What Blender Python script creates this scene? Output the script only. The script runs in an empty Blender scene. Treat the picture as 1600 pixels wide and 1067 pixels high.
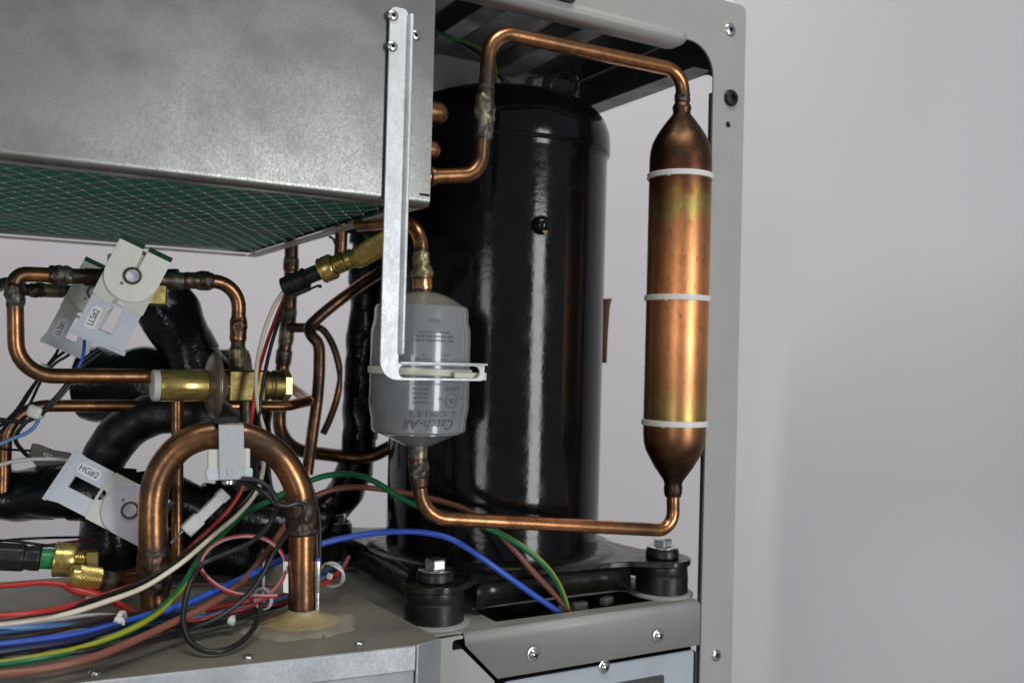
import bpy, bmesh, math, random
from mathutils import Vector, Matrix, noise
from mathutils.geometry import tessellate_polygon
random.seed(7)
S = bpy.context.scene
COL = S.collection
rad = math.radians

# ------------------------------------------------------------------ camera
FPX, CX, CY = 1480.0, 800.0, 533.5
YAW, PITCH, ROLL = rad(30), rad(0.97), rad(1.5)
_right = Vector((math.cos(YAW), -math.sin(YAW), 0))
F = Vector((math.sin(YAW)*math.cos(PITCH), math.cos(YAW)*math.cos(PITCH), math.sin(PITCH)))
_up = _right.cross(F)
R = _right*math.cos(ROLL) + _up*math.sin(ROLL)
U = _up*math.cos(ROLL) - _right*math.sin(ROLL)
cam = bpy.data.cameras.new('camera')
camo = bpy.data.objects.new('camera', cam)
COL.objects.link(camo)
m3 = Matrix((R, U, -F)).transposed()
camo.matrix_world = m3.to_4x4()
cam.sensor_width = 36
cam.lens = FPX/1600*36
cam.clip_start = 0.02
cam.clip_end = 50
cam.dof.use_dof = True
cam.dof.focus_distance = 0.585
cam.dof.aperture_fstop = 9.0
S.camera = camo

# ------------------------------------------------------------------ light
W = bpy.data.worlds.new('World')
S.world = W
W.use_nodes = True
bg = W.node_tree.nodes['Background']
bg.inputs[0].default_value = (0.80, 0.86, 1.0, 1)
bg.inputs[1].default_value = 0.22
def area(name, loc, target, sx, sy, power, col):
    l = bpy.data.lights.new(name, 'AREA')
    l.shape = 'RECTANGLE'; l.size = sx; l.size_y = sy; l.energy = power; l.color = col
    o = bpy.data.objects.new(name, l); COL.objects.link(o)
    o.location = loc
    d = Vector(target)-Vector(loc)
    o.rotation_euler = d.to_track_quat('-Z', 'Y').to_euler()
    return o
area('window_light', (1.0, -2.2, -0.10), (0.40, 0.6, 0.0), 0.60, 1.35, 30, (0.95, 0.98, 1.0))
area('doorway_light', (-1.35, -1.25, -0.15), (0.2, 0.6, 0.0), 0.42, 0.9, 6, (1.0, 0.98, 0.95))
area('ceiling_light_front', (0.1, -0.45, 1.75), (0.25, 0.6, 0.0), 1.2, 0.30, 15, (1.0, 0.98, 0.94))
area('ceiling_light_back', (-0.70, 1.10, 1.70), (0.25, 1.75, -0.1), 1.8, 0.3, 26, (1.0, 0.965, 0.97))
S.view_settings.view_transform = 'Standard'
S.view_settings.look = 'None'
S.view_settings.exposure = 0.0
S.view_settings.gamma = 1.0
S.cycles.max_bounces = 8
S.cycles.sample_clamp_indirect = 4.0

# ------------------------------------------------------------------ projection helpers (real points from the picture)
def ray(px, py):
    return F + R*((px-CX)/FPX) - U*((py-CY)/FPX)
def P(px, py, d):
    return ray(px, py)*d
def PX(px, py, x):
    r = ray(px, py); return r*(x/r.x)
def PY(px, py, y):
    r = ray(px, py); return r*(y/r.y)
def PZ(px, py, z):
    r = ray(px, py); return r*(z/r.z)
class Plate:
    """a plane at depth d behind pixel (px,py), facing back to the photographer (optionally turned)"""
    def __init__(s, px, py, d, turn=0.0, lean=0.0):
        s.o = P(px, py, d)
        n = -s.o.normalized()
        a = (R-n*R.dot(n)).normalized()
        b = n.cross(a)
        if turn:
            q = Matrix.Rotation(turn, 3, b); n = q@n; a = q@a
        if lean:
            q = Matrix.Rotation(lean, 3, a); n = q@n; b = q@b
        s.a, s.b, s.n = a, b, n
    def pt(s, px, py, lift=0.0):
        r = ray(px, py)
        return r*(s.o.dot(s.n)/r.dot(s.n)) + s.n*lift
    def uv(s, px, py):
        p = s.pt(px, py)-s.o
        return (p.dot(s.a), p.dot(s.b))

# ------------------------------------------------------------------ mesh builder
class MB:
    def __init__(s): s.v = []; s.f = []; s.ox = []; s.an = []
    def add(s, vs, fs, ox=None, an=None):
        b = len(s.v)
        s.v += [Vector(v) for v in vs]
        s.f += [tuple(i+b for i in f) for f in fs]
        s.ox += list(ox) if ox else [0.0]*len(vs)
        s.an += list(an) if an else [0.0]*len(vs)
        return s
    def box(s, c, size, rot=None):
        c = Vector(c); hx, hy, hz = [q/2 for q in size]
        vs = [Vector((x*hx, y*hy, z*hz)) for x in (-1, 1) for y in (-1, 1) for z in (-1, 1)]
        if rot: vs = [rot@v for v in vs]
        return s.add([v+c for v in vs], [(0,1,3,2),(4,6,7,5),(0,4,5,1),(2,3,7,6),(0,2,6,4),(1,5,7,3)])
    def lathe(s, prof, o, axis, seg=32, lump=0.0, closed=False, ref=None, ox=None):
        o = Vector(o); ax = Vector(axis).normalized()
        a = Vector(ref) if ref else (Vector((0,0,1)) if abs(ax.z) < .9 else Vector((1,0,0)))
        a = (a-ax*a.dot(ax)).normalized(); b = ax.cross(a)
        vs, fs, oxs = [], [], []
        for k, (r, h) in enumerate(prof):
            for i in range(seg):
                t = 2*math.pi*i/seg
                rr = max(r, 1e-5)
                p = o+ax*h+(a*math.cos(t)+b*math.sin(t))*rr
                if lump:
                    p += (a*math.cos(t)+b*math.sin(t))*lump*noise.noise(p*140)
                vs.append(p); oxs.append(ox(h) if ox else 0)
        n = len(prof)
        for k in range(n-1):
            for i in range(seg):
                j = (i+1) % seg
                fs.append((k*seg+i, k*seg+j, (k+1)*seg+j, (k+1)*seg+i))
        if not closed:
            fs.append(tuple(range(seg-1, -1, -1)))
            fs.append(tuple((n-1)*seg+i for i in range(seg)))
        return s.add(vs, fs, oxs)
    def cyl(s, p0, p1, r0, r1=None, seg=24):
        p0 = Vector(p0); p1 = Vector(p1); L = (p1-p0).length
        return s.lathe([(r0, 0), (r0 if r1 is None else r1, L)], p0, p1-p0, seg)
    def prism(s, poly, o, a, b, n, th, holes=()):
        """polygon (list of 2D) at o + u*a + v*b, extruded to -n*th"""
        o = Vector(o)
        loops = [list(poly)]+[list(h) for h in holes]
        flat = [q for l in loops for q in l]
        tris = tessellate_polygon([[Vector((q[0], q[1], 0)) for q in l] for l in loops])
        N = len(flat)
        vs = [o+a*u+b*v for u, v in flat]+[o+a*u+b*v-n*th for u, v in flat]
        fs = []
        for t in tris:
            x = [flat[i] for i in t]
            cr = (x[1][0]-x[0][0])*(x[2][1]-x[0][1])-(x[1][1]-x[0][1])*(x[2][0]-x[0][0])
            t = tuple(t) if cr > 0 else tuple(reversed(t))
            fs.append(t); fs.append(tuple(i+N for i in reversed(t)))
        k = 0
        for l in loops:
            m = len(l)
            for i in range(m):
                j = (i+1) % m
                fs.append((k+i, k+j, N+k+j, N+k+i))
            k += m
        return s.add(vs, fs)
    def sweep(s, path, r, seg=14, ox=None, cap=True, lump=0.0, lfreq=60, twist=0.0, flat=1.0):
        n = len(path)
        T = []
        for i in range(n):
            d = path[min(i+1, n-1)]-path[max(i-1, 0)]
            T.append(d.normalized())
        ref = Vector((0, 0, 1)) if abs(T[0].z) < .8 else Vector((1, 0, 0))
        a = (ref-T[0]*ref.dot(T[0])).normalized()
        L = 0.0; ls = [0.0]
        for i in range(1, n):
            L += (path[i]-path[i-1]).length; ls.append(L)
        vs, fs, oxs, ans = [], [], [], []
        for i in range(n):
            a = (a-T[i]*a.dot(T[i])).normalized(); b = T[i].cross(a)
            rr = r(ls[i]) if callable(r) else r
            o_ = ox(ls[i]) if callable(ox) else (ox or 0.0)
            for k in range(seg):
                t = 2*math.pi*k/seg+twist*ls[i]
                dirn = a*math.cos(t)*flat+b*math.sin(t)
                p = path[i]+dirn*rr
                if lump: p = p+dirn*lump*noise.noise(p*lfreq)
                vs.append(p); oxs.append(o_); ans.append(abs(2.0*k/seg-1))
        for i in range(n-1):
            for k in range(seg):
                j = (k+1) % seg
                fs.append((i*seg+k, i*seg+j, (i+1)*seg+j, (i+1)*seg+k))
        if cap:
            fs.append(tuple(range(seg-1, -1, -1))); fs.append(tuple((n-1)*seg+k for k in range(seg)))
        return s.add(vs, fs, oxs, ans)

def rpoly(pts, n=6):
    """pts: (x,y[,radius]) -> polygon with rounded corners"""
    out = []; m = len(pts)
    for i in range(m):
        p = Vector(pts[i][:2]); r = pts[i][2] if len(pts[i]) > 2 else 0
        if not r: out.append((p.x, p.y)); continue
        a = Vector(pts[i-1][:2])-p; b = Vector(pts[(i+1) % m][:2])-p
        la, lb = a.length, b.length; a.normalize(); b.normalize()
        ang = a.angle(b); d = min(r/math.tan(ang/2), la*.499, lb*.499); r = d*math.tan(ang/2)
        c = p+(a+b).normalized()*(r/math.sin(ang/2))
        s0 = p+a*d-c; s1 = p+b*d-c
        t0 = math.atan2(s0.y, s0.x); dt = math.atan2(s1.y, s1.x)-t0
        while dt > math.pi: dt -= 2*math.pi
        while dt < -math.pi: dt += 2*math.pi
        for k in range(n+1):
            t = t0+dt*k/n
            out.append((c.x+r*math.cos(t), c.y+r*math.sin(t)))
    return out
def circ(x, y, r, n=20, ry=None):
    ry = ry or r
    return [(x+r*math.cos(2*math.pi*i/n), y+ry*math.sin(2*math.pi*i/n)) for i in range(n)]
def dens(path, step=0.004):
    out = [path[0]]
    for i in range(1, len(path)):
        a, b = path[i-1], path[i]; k = max(1, int((b-a).length/step))
        out += [a.lerp(b, q/k) for q in range(1, k+1)]
    return out
def fillet(pts, rs, step=0.003):
    """polyline of points with bend radius at each inner corner"""
    out = [pts[0]]
    for i in range(1, len(pts)-1):
        r = rs[i-1] if isinstance(rs, (list, tuple)) else rs
        p = pts[i]; a = pts[i-1]-p; b = pts[i+1]-p
        la, lb = a.length, b.length; a.normalize(); b.normalize()
        ang = a.angle(b)
        if ang > 3.1: out.append(p); continue
        d = min(r/math.tan(ang/2), la*.48, lb*.48); r = d*math.tan(ang/2)
        c = p+(a+b).normalized()*(r/math.sin(ang/2))
        s0 = (p+a*d)-c; s1 = (p+b*d)-c
        tot = s0.angle(s1)
        k = max(4, int(tot/0.14))
        for q in range(k+1):
            t = q/k
            v = (s0*math.sin((1-t)*tot)+s1*math.sin(t*tot))/math.sin(tot)
            out.append(c+v)
    out.append(pts[-1])
    return dens(out, step)
def spline(pts, n=10):
    out = []
    q = [pts[0]*2-pts[1]]+list(pts)+[pts[-1]*2-pts[-2]]
    for i in range(1, len(q)-2):
        p0, p1, p2, p3 = q[i-1:i+3]
        t0 = 0; t1 = t0+max((p1-p0).length, 1e-6)**.5; t2 = t1+max((p2-p1).length, 1e-6)**.5; t3 = t2+max((p3-p2).length, 1e-6)**.5
        for k in range(n):
            t = t1+(t2-t1)*k/n
            A1 = p0*((t1-t)/(t1-t0))+p1*((t-t0)/(t1-t0)); A2 = p1*((t2-t)/(t2-t1))+p2*((t-t1)/(t2-t1)); A3 = p2*((t3-t)/(t3-t2))+p3*((t-t2)/(t3-t2))
            B1 = A1*((t2-t)/(t2-t0))+A2*((t-t0)/(t2-t0)); B2 = A2*((t3-t)/(t3-t1))+A3*((t-t1)/(t3-t1))
            out.append(B1*((t2-t)/(t2-t1))+B2*((t-t1)/(t2-t1)))
    out.append(pts[-1])
    return out
def lens(path):
    ls = [0.0]
    for i in range(1, len(path)): ls.append(ls[-1]+(path[i]-path[i-1]).length)
    return ls
def project(p):
    d = p.dot(F); return (CX+FPX*p.dot(R)/d, CY-FPX*p.dot(U)/d)
def s_at(path, px, py):
    best = None
    for p, l in zip(path, lens(path)):
        x, y = project(p); e = (x-px)**2+(y-py)**2
        if best is None or e < best[0]: best = (e, l)
    return best[1]
def subpath(path, s0, s1, n=16):
    ls = lens(path); out = []
    for k in range(n+1):
        s = min(max(s0+(s1-s0)*k/n, 0), ls[-1])
        i = 1
        while i < len(ls)-1 and ls[i] < s: i += 1
        t = (s-ls[i-1])/max(ls[i]-ls[i-1], 1e-9)
        out.append(path[i-1].lerp(path[i], t))
    return out

# ------------------------------------------------------------------ objects
def mesh_obj(name, mb, mat, base, parent=None, smooth=38, bevel=0, seg=2):
    me = bpy.data.meshes.new(name)
    me.from_pydata([tuple(v-base) for v in mb.v], [], mb.f)
    me.validate(verbose=False)
    if len(me.vertices) == len(mb.v):
        for nm, dat in (('ox', mb.ox), ('ang', mb.an)):
            if any(dat):
                at = me.attributes.new(nm, 'FLOAT', 'POINT'); at.data.foreach_set('value', dat)
    bm = bmesh.new(); bm.from_mesh(me)
    bmesh.ops.remove_doubles(bm, verts=bm.verts, dist=1e-6)
    bmesh.ops.recalc_face_normals(bm, faces=bm.faces)
    bm.to_mesh(me); bm.free()
    me.polygons.foreach_set('use_smooth', [True]*len(me.polygons))
    me.set_sharp_from_angle(angle=rad(smooth))
    me.materials.append(mat)
    o = bpy.data.objects.new(name, me); COL.objects.link(o)
    if parent: o.parent = parent
    if bevel:
        md = o.modifiers.new('bevel', 'BEVEL'); md.width = bevel; md.segments = seg
        md.limit_method = 'ANGLE'; md.angle_limit = rad(40)
    return o
def base_of(mb):
    n = len(mb.v); xs = [v.x for v in mb.v]; ys = [v.y for v in mb.v]
    return Vector(((min(xs)+max(xs))/2, (min(ys)+max(ys))/2, min(v.z for v in mb.v)))
def tag(o, label, cat, group=None, kind=None):
    o['label'] = label; o['category'] = cat
    if group: o['group'] = group
    if kind: o['kind'] = kind
    return o
def thing(name, label, cat, base, group=None):
    o = bpy.data.objects.new(name, None); COL.objects.link(o)
    o.empty_display_size = 0.01
    o.location = base; o['base'] = 1; del o['base']
    return tag(o, label, cat, group)
WORLDPOS = {}
def wpos(o):
    p = Vector(o.location)
    while o.parent: o = o.parent; p += Vector(o.location)
    return p
def part(name, mb, mat, parent, label=None, **k):
    o = mesh_obj(name, mb, mat, wpos(parent), parent, **k)
    if label: o['label'] = label
    return o
def single(name, label, cat, mb, mat, group=None, **k):
    b = base_of(mb)
    o = mesh_obj(name, mb, mat, b, None, **k); o.location = b
    return tag(o, label, cat, group)
def structure(name, mb, mat, **k):
    b = base_of(mb)
    o = mesh_obj(name, mb, mat, b, None, **k); o.location = b; o['kind'] = 'structure'
    return o
def text2d(body, size, shear=0.0, bold=0.0, squash=1.0):
    cu = bpy.data.curves.new('lettering', 'FONT'); cu.body = body; cu.size = size; cu.shear = shear; cu.offset = bold
    cu.align_x = 'CENTER'; cu.align_y = 'CENTER'; cu.resolution_u = 3
    o = bpy.data.objects.new('lettering', cu); COL.objects.link(o)
    dg = bpy.context.evaluated_depsgraph_get(); dg.update()
    me = o.evaluated_get(dg).to_mesh()
    vs = [(v.co.x*squash, v.co.y) for v in me.vertices]; fs = [tuple(p.vertices) for p in me.polygons]
    o.evaluated_get(dg).to_mesh_clear()
    bpy.data.objects.remove(o); bpy.data.curves.remove(cu)
    return vs, fs

# ------------------------------------------------------------------ materials
def newmat(name):
    m = bpy.data.materials.new(name); m.use_nodes = True
    nt = m.node_tree; b = nt.nodes['Principled BSDF']
    tc = nt.nodes.new('ShaderNodeTexCoord')
    return m, nt, b, tc
def nz(nt, tc, scale, detail=5, rough=.6, dist=0.0, stretch=None, out='Object'):
    n = nt.nodes.new('ShaderNodeTexNoise'); n.inputs['Scale'].default_value = scale
    n.inputs['Detail'].default_value = detail; n.inputs['Roughness'].default_value = rough; n.inputs['Distortion'].default_value = dist
    if stretch:
        mp = nt.nodes.new('ShaderNodeMapping'); mp.inputs['Scale'].default_value = stretch
        nt.links.new(tc.outputs[out], mp.inputs[0]); nt.links.new(mp.outputs[0], n.inputs['Vector'])
    else: nt.links.new(tc.outputs[out], n.inputs['Vector'])
    return n.outputs['Fac']
def ramp(nt, fac, stops, interp='LINEAR'):
    r = nt.nodes.new('ShaderNodeValToRGB'); r.color_ramp.interpolation = interp
    e = r.color_ramp.elements
    while len(e) < len(stops): e.new(0.5)
    for k, (p, c) in enumerate(stops):
        e[k].position = p
        e[k].color = (c, c, c, 1) if isinstance(c, (int, float)) else (*c, 1)
    nt.links.new(fac, r.inputs[0])
    return r.outputs[0]
def bump(nt, b, h, strength, dist=0.001):
    bp = nt.nodes.new('ShaderNodeBump'); bp.inputs['Strength'].default_value = strength; bp.inputs['Distance'].default_value = dist
    nt.links.new(h, bp.inputs['Height'])
    nt.links.new(bp.outputs[0], b.inputs['Normal'])
    return bp
def mathn(nt, op, a, b_):
    n = nt.nodes.new('ShaderNodeMath'); n.operation = op
    for i, q in enumerate((a, b_)):
        if isinstance(q, (int, float)): n.inputs[i].default_value = q
        else: nt.links.new(q, n.inputs[i])
    return n.outputs[0]
def mixc(nt, fac, a, b_, mode='MIX'):
    n = nt.nodes.new('ShaderNodeMix'); n.data_type = 'RGBA'; n.blend_type = mode
    if isinstance(fac, (int, float)): n.inputs[0].default_value = fac
    else: nt.links.new(fac, n.inputs[0])
    for i, q in ((6, a), (7, b_)):
        if isinstance(q, (tuple, list)): n.inputs[i].default_value = (*q, 1)
        else: nt.links.new(q, n.inputs[i])
    return n.outputs[2]
def simple(name, c1, c2=None, rough=.5, metal=0.0, scale=80, rvar=.1, bst=0.0, bscale=400, coat=0.0, lo=.35, hi=.65, trans=0.0, sss=0.0, stretch=None, spec=.5, bdist=.0006):
    m, nt, b, tc = newmat(name)
    c2 = c2 or c1
    f = nz(nt, tc, scale, stretch=stretch)
    nt.links.new(ramp(nt, f, [(lo, c1), (hi, c2)]), b.inputs['Base Color'])
    f2 = nz(nt, tc, scale*2.3, detail=4)
    nt.links.new(ramp(nt, f2, [(.3, max(rough-rvar, .03)), (.7, min(rough+rvar, 1))]), b.inputs['Roughness'])
    b.inputs['Metallic'].default_value = metal
    b.inputs['Coat Weight'].default_value = coat
    b.inputs['Coat Roughness'].default_value = .12
    b.inputs['Specular IOR Level'].default_value = spec
    if trans: b.inputs['Transmission Weight'].default_value = trans
    if sss:
        b.inputs['Subsurface Weight'].default_value = sss; b.inputs['Subsurface Radius'].default_value = (.004, .004, .004)
        b.inputs['Subsurface Scale'].default_value = 1.0
    if bst: bump(nt, b, nz(nt, tc, bscale, detail=3), bst, bdist)
    return m

def copper_mat(name='tarnished_copper', r0=.25):
    m, nt, b, tc = newmat(name)
    at = nt.nodes.new('ShaderNodeAttribute'); at.attribute_name = 'ox'
    n1 = nz(nt, tc, 48, detail=8, rough=.68, dist=.8); n2 = nz(nt, tc, 260, detail=4)
    v = mathn(nt, 'ADD', at.outputs['Fac'], mathn(nt, 'MULTIPLY', mathn(nt, 'SUBTRACT', ramp(nt, n1, [(.34, 0), (.66, 1)]), .5), .44))
    v = mathn(nt, 'ADD', v, mathn(nt, 'MULTIPLY', mathn(nt, 'SUBTRACT', n2, .5), .30))
    col = ramp(nt, v, [(0.0, (.80, .37, .17)), (.18, (.54, .24, .105)), (.36, (.29, .145, .066)), (.50, (.20, .105, .058)), (.64, (.10, .060, .042)), (.76, (.062, .053, .046)), (.88, (.17, .16, .135)), (1.0, (.34, .29, .14))])
    nt.links.new(col, b.inputs['Base Color'])
    nt.links.new(ramp(nt, v, [(0, 1.0), (.6, .92), (.85, .7), (1, .8)]), b.inputs['Metallic'])
    nt.links.new(ramp(nt, mathn(nt, 'ADD', v, mathn(nt, 'MULTIPLY', mathn(nt, 'SUBTRACT', n2, .5), .4)), [(0, r0), (.5, r0+.08), (.8, .5), (1, .42)]), b.inputs['Roughness'])
    bump(nt, b, n2, .12, .0006)
    return m
COPPER = copper_mat()

def accum_mat():
    m, nt, b, tc = newmat('heat_coloured_copper')
    sp = nt.nodes.new('ShaderNodeSeparateXYZ'); nt.links.new(tc.outputs['Object'], sp.inputs[0])
    n1 = nz(nt, tc, 60, detail=4, stretch=(1, 1, .5)); n2 = nz(nt, tc, 300, stretch=(.3, .3, 3)); n3 = nz(nt, tc, 25)
    z = mathn(nt, 'ADD', sp.outputs['Z'], mathn(nt, 'MULTIPLY', mathn(nt, 'SUBTRACT', n1, .5), .045))
    z = mathn(nt, 'ADD', z, mathn(nt, 'MULTIPLY', mathn(nt, 'SUBTRACT', n2, .5), .006))
    t = mathn(nt, 'DIVIDE', z, .29)
    st = [(0, (.05, .034, .028)), (.085, (.060, .038, .029)), (.13, (.20, .095, .05)), (.175, (.36, .17, .075)), (.21, (.50, .36, .115)), (.235, (.56, .33, .12)), (.28, (.60, .27, .115)), (.40, (.90, .38, .155)), (.58, (.86, .35, .14)),
          (.675, (.58, .25, .105)), (.715, (.42, .33, .10)), (.745, (.40, .25, .08)), (.775, (.26, .105, .05)), (.83, (.105, .048, .03)), (.89, (.085, .055, .028)), (.955, (.05, .034, .025)), (1.0, (.10, .06, .04))]
    col = ramp(nt, t, st)
    sc = nz(nt, tc, 500, detail=2, stretch=(1, 1, .25))
    col = mixc(nt, ramp(nt, sc, [(.60, 0), (.68, .5)]), col, (.22, .09, .045))
    pt = nz(nt, tc, 90, detail=7, dist=1.0, stretch=(1, 1, .6))
    col = mixc(nt, ramp(nt, pt, [(.48, 0), (.70, .32)]), col, (.34, .14, .065))
    nt.links.new(col, b.inputs['Base Color'])
    b.inputs['Metallic'].default_value = 1
    nt.links.new(ramp(nt, n3, [(.3, .36), (.7, .46)]), b.inputs['Roughness'])
    lines = nz(nt, tc, 300, detail=3, stretch=(.02, .02, 2.5))
    bump(nt, b, lines, .10, .0005)
    return m
ACC = accum_mat()

def galv_mat(name, c1, c2, rough, dirt=None, metal=.85, vs=420):
    m, nt, b, tc = newmat(name)
    vo = nt.nodes.new('ShaderNodeTexVoronoi'); vo.inputs['Scale'].default_value = vs
    mp = nt.nodes.new('ShaderNodeMapping'); mp.inputs['Rotation'].default_value = (.3, .6, .7); mp.inputs['Scale'].default_value = (1, 1, .55)
    nt.links.new(tc.outputs['Object'], mp.inputs[0]); nt.links.new(mp.outputs[0], vo.inputs['Vector'])
    sp = nt.nodes.new('ShaderNodeSeparateColor'); nt.links.new(vo.outputs['Color'], sp.inputs[0])
    n1 = nz(nt, tc, 30, detail=6); n2 = nz(nt, tc, 700, detail=2)
    f = mathn(nt, 'ADD', mathn(nt, 'MULTIPLY', sp.outputs[0], .22), mathn(nt, 'MULTIPLY', n2, .78))
    col = ramp(nt, f, [(.25, c1), (.72, c2)])
    col = mixc(nt, ramp(nt, n1, [(.42, 0), (.70, .6)]), col, tuple(q*.66 for q in c1))
    if dirt:
        d = nz(nt, tc, 14, detail=8, rough=.7); d2 = nz(nt, tc, 120, detail=5)
        k = mathn(nt, 'ADD', mathn(nt, 'MULTIPLY', d, .7), mathn(nt, 'MULTIPLY', d2, .3))
        k = ramp(nt, k, [(.36, .95), (.62, .35)])
        col = mixc(nt, k, col, dirt)
        nt.links.new(ramp(nt, k, [(0, metal), (1, .12)]), b.inputs['Metallic'])
    else: b.inputs['Metallic'].default_value = metal
    nt.links.new(col, b.inputs['Base Color'])
    n4 = nz(nt, tc, 9, detail=7, rough=.65, dist=.5)
    nt.links.new(ramp(nt, mathn(nt, 'ADD', mathn(nt, 'MULTIPLY', f, .6), mathn(nt, 'MULTIPLY', n4, .5)), [(.25, rough+.12), (.8, rough-.08)]), b.inputs['Roughness'])
    bump(nt, b, f, .06, .0004)
    return m
GALV = galv_mat('galvanised_steel', (.225, .223, .209), (.335, .332, .312), .36, vs=900, metal=.96)
GALVB = galv_mat('bright_galvanised_steel', (.66, .68, .68), (.84, .86, .86), .5, metal=.55)
TRAYM = galv_mat('dirty_galvanised_steel', (.34, .33, .28), (.46, .45, .39), .5, dirt=(.25, .23, .165))
TRAYF = galv_mat('dull_galvanised_steel', (.44, .455, .465), (.52, .535, .545), .5, vs=900)
POWDER = simple('grey_powder_coat', (.375, .377, .352), (.40, .402, .375), rough=.45, scale=25, bst=.12, bscale=900)
POWDARK = simple('shaded_powder_coat', (.045, .047, .052), (.065, .067, .072), rough=.30, scale=20, bst=.03)  # darker copy of the powder coat, shade inside the frame put into colour
SHELFM = simple('dusty_grey_powder_coat', (.27, .262, .225), (.37, .362, .32), rough=.55, scale=35, bst=.12, bscale=900)
PANELM = simple('blue_grey_panel_paint', (.42, .46, .50), (.46, .50, .54), rough=.4, scale=40, bst=.08, bscale=900)
BLACKP = simple('black_gloss_paint', (.004, .004, .004), (.006, .006, .006), rough=.125, scale=40, rvar=.06, bst=.13, bscale=300, spec=.34, bdist=.0005)
BASEP = simple('dusty_black_paint', (.006, .006, .006), (.018, .017, .014), rough=.24, scale=45, rvar=.12, bst=.10, bscale=200)
RUBBER = simple('black_rubber', (.008, .008, .008), (.014, .0135, .013), rough=.38, scale=120, bst=.1)
FOAM = simple('black_foam', (.012, .012, .012), (.03, .03, .03), rough=.9, scale=500, bst=.7, bscale=700)
TAPE = simple('black_insulation_tape', (.005, .005, .006), (.009, .009, .010), rough=.22, scale=60, rvar=.09, bst=.5, bscale=75, bdist=.002, spec=.4)
HOSEM = simple('black_rubber_foam', (.008, .008, .008), (.013, .013, .013), rough=.42, scale=140, bst=.5, bscale=120, bdist=.001)
BRASS = simple('brass', (.52, .39, .12), (.64, .49, .165), rough=.28, metal=.82, scale=70, bst=.03)
BRASSD = simple('stained_brass', (.15, .11, .04), (.32, .24, .09), rough=.48, metal=1, scale=60, bst=.05)
DISCM = simple('tarnished_steel', (.30, .20, .145), (.52, .44, .38), rough=.24, metal=1, scale=45, bst=.03)
HEADM = simple('brown_heat_tinted_steel', (.20, .145, .11), (.34, .27, .22), rough=.34, metal=.55, scale=60, bst=.03)
ZINC = simple('zinc_plated_steel', (.62, .62, .60), (.76, .76, .74), rough=.26, metal=1, scale=120)
YZINC = simple('yellow_passivated_zinc', (.80, .79, .69), (.86, .85, .75), rough=.36, metal=.45, scale=200, rvar=.03, bst=.05)
VZINC = simple('violet_passivated_zinc', (.74, .68, .76), (.82, .78, .80), rough=.30, metal=.55, scale=60, rvar=.03)
STEEL = simple('bright_steel', (.74, .75, .76), (.84, .85, .86), rough=.28, metal=1, scale=90)
STRAPM = simple('brushed_steel', (.66, .67, .66), (.70, .71, .70), rough=.33, metal=.55, scale=160, rvar=.03, stretch=(4, 4, .4))
DARKH = simple('hole_shade_and_grit', (.006, .006, .006), rough=.8)  # near-black put in for shade inside holes and gaps; also colours the grit
NYLON = simple('natural_nylon', (.64, .65, .575), (.70, .71, .64), rough=.42, scale=60, sss=.25)
NYLONB = simple('translucent_plug_plastic', (.60, .64, .69), (.66, .69, .74), rough=.34, scale=60, sss=.3)
NYLONW = simple('white_nylon', (.70, .71, .66), (.76, .77, .72), rough=.4, scale=60, sss=.25)
TIEM = simple('cream_cable_tie', (.70, .68, .55), (.76, .74, .62), rough=.4, scale=60, sss=.2)
TIEW = simple('white_cable_tie', (.72, .70, .66), (.80, .78, .74), rough=.38, scale=60, sss=.2)
PAPER = simple('white_label', (.82, .82, .80), rough=.5)
INK = simple('black_ink', (.02, .02, .022), rough=.5)
INKG = simple('faded_grey_ink', (.085, .088, .092), rough=.5)
SEAL = simple('tan_sealant', (.36, .285, .135), (.46, .385, .20), rough=.35, scale=70, bst=.4, bscale=110, sss=.1)
SEALF = simple('thin_sealant_smear', (.27, .255, .185), (.36, .34, .26), rough=.4, scale=60)
PLAST = simple('black_plastic', (.012, .012, .013), (.02, .02, .021), rough=.36, scale=90)
GREENP = simple('green_plastic', (.02, .22, .06), (.025, .27, .075), rough=.4)
BROWNT = simple('brown_tape', (.22, .11, .03), (.30, .16, .05), rough=.4, sss=.0)
YMARK = simple('yellow_paint', (.70, .52, .08), rough=.5)
WINM = simple('grey_tinted_label', (.075, .07, .075), rough=.35)
def pvc(name, c, c2=None, rough=.36):
    return simple(name, c, c2 or tuple(q*1.15 for q in c), rough=rough, scale=60, rvar=.06)
W_RED = pvc('red_pvc', (.50, .035, .03)); W_WHITE = pvc('ivory_pvc', (.72, .64, .50)); W_BLACK = pvc('black_pvc', (.012, .012, .013))
W_BLUE = pvc('blue_pvc', (.035, .10, .50)); W_BROWN = pvc('brown_pvc', (.23, .085, .055)); W_NAVY = pvc('navy_pvc', (.012, .016, .055))
W_TEAL = pvc('dark_teal_pvc', (.02, .075, .16)); W_GREY = pvc('pale_grey_pvc', (.60, .58, .58)); W_DRED = pvc('dark_red_pvc', (.33, .04, .045))
W_LBLUE = pvc('sky_blue_pvc', (.10, .23, .48)); W_DKBROWN = pvc('dark_brown_pvc', (.08, .045, .03))
def striped(name, c1, c2, thr):
    m, nt, b, tc = newmat(name)
    at = nt.nodes.new('ShaderNodeAttribute'); at.attribute_name = 'ang'
    k = ramp(nt, at.outputs['Fac'], [(thr-.03, 0), (thr+.03, 1)])
    n = nz(nt, tc, 60)
    nt.links.new(mixc(nt, ramp(nt, n, [(.3, 0), (.7, .2)]), mixc(nt, k, c1, c2), (.02, .02, .02)), b.inputs['Base Color'])
    b.inputs['Roughness'].default_value = .36
    return m
W_EARTH = striped('green_yellow_pvc', (.012, .18, .062), (.40, .38, .02), .80)
W_REDW = striped('red_white_pvc', (.36, .035, .04), (.62, .36, .36), .66)

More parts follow.
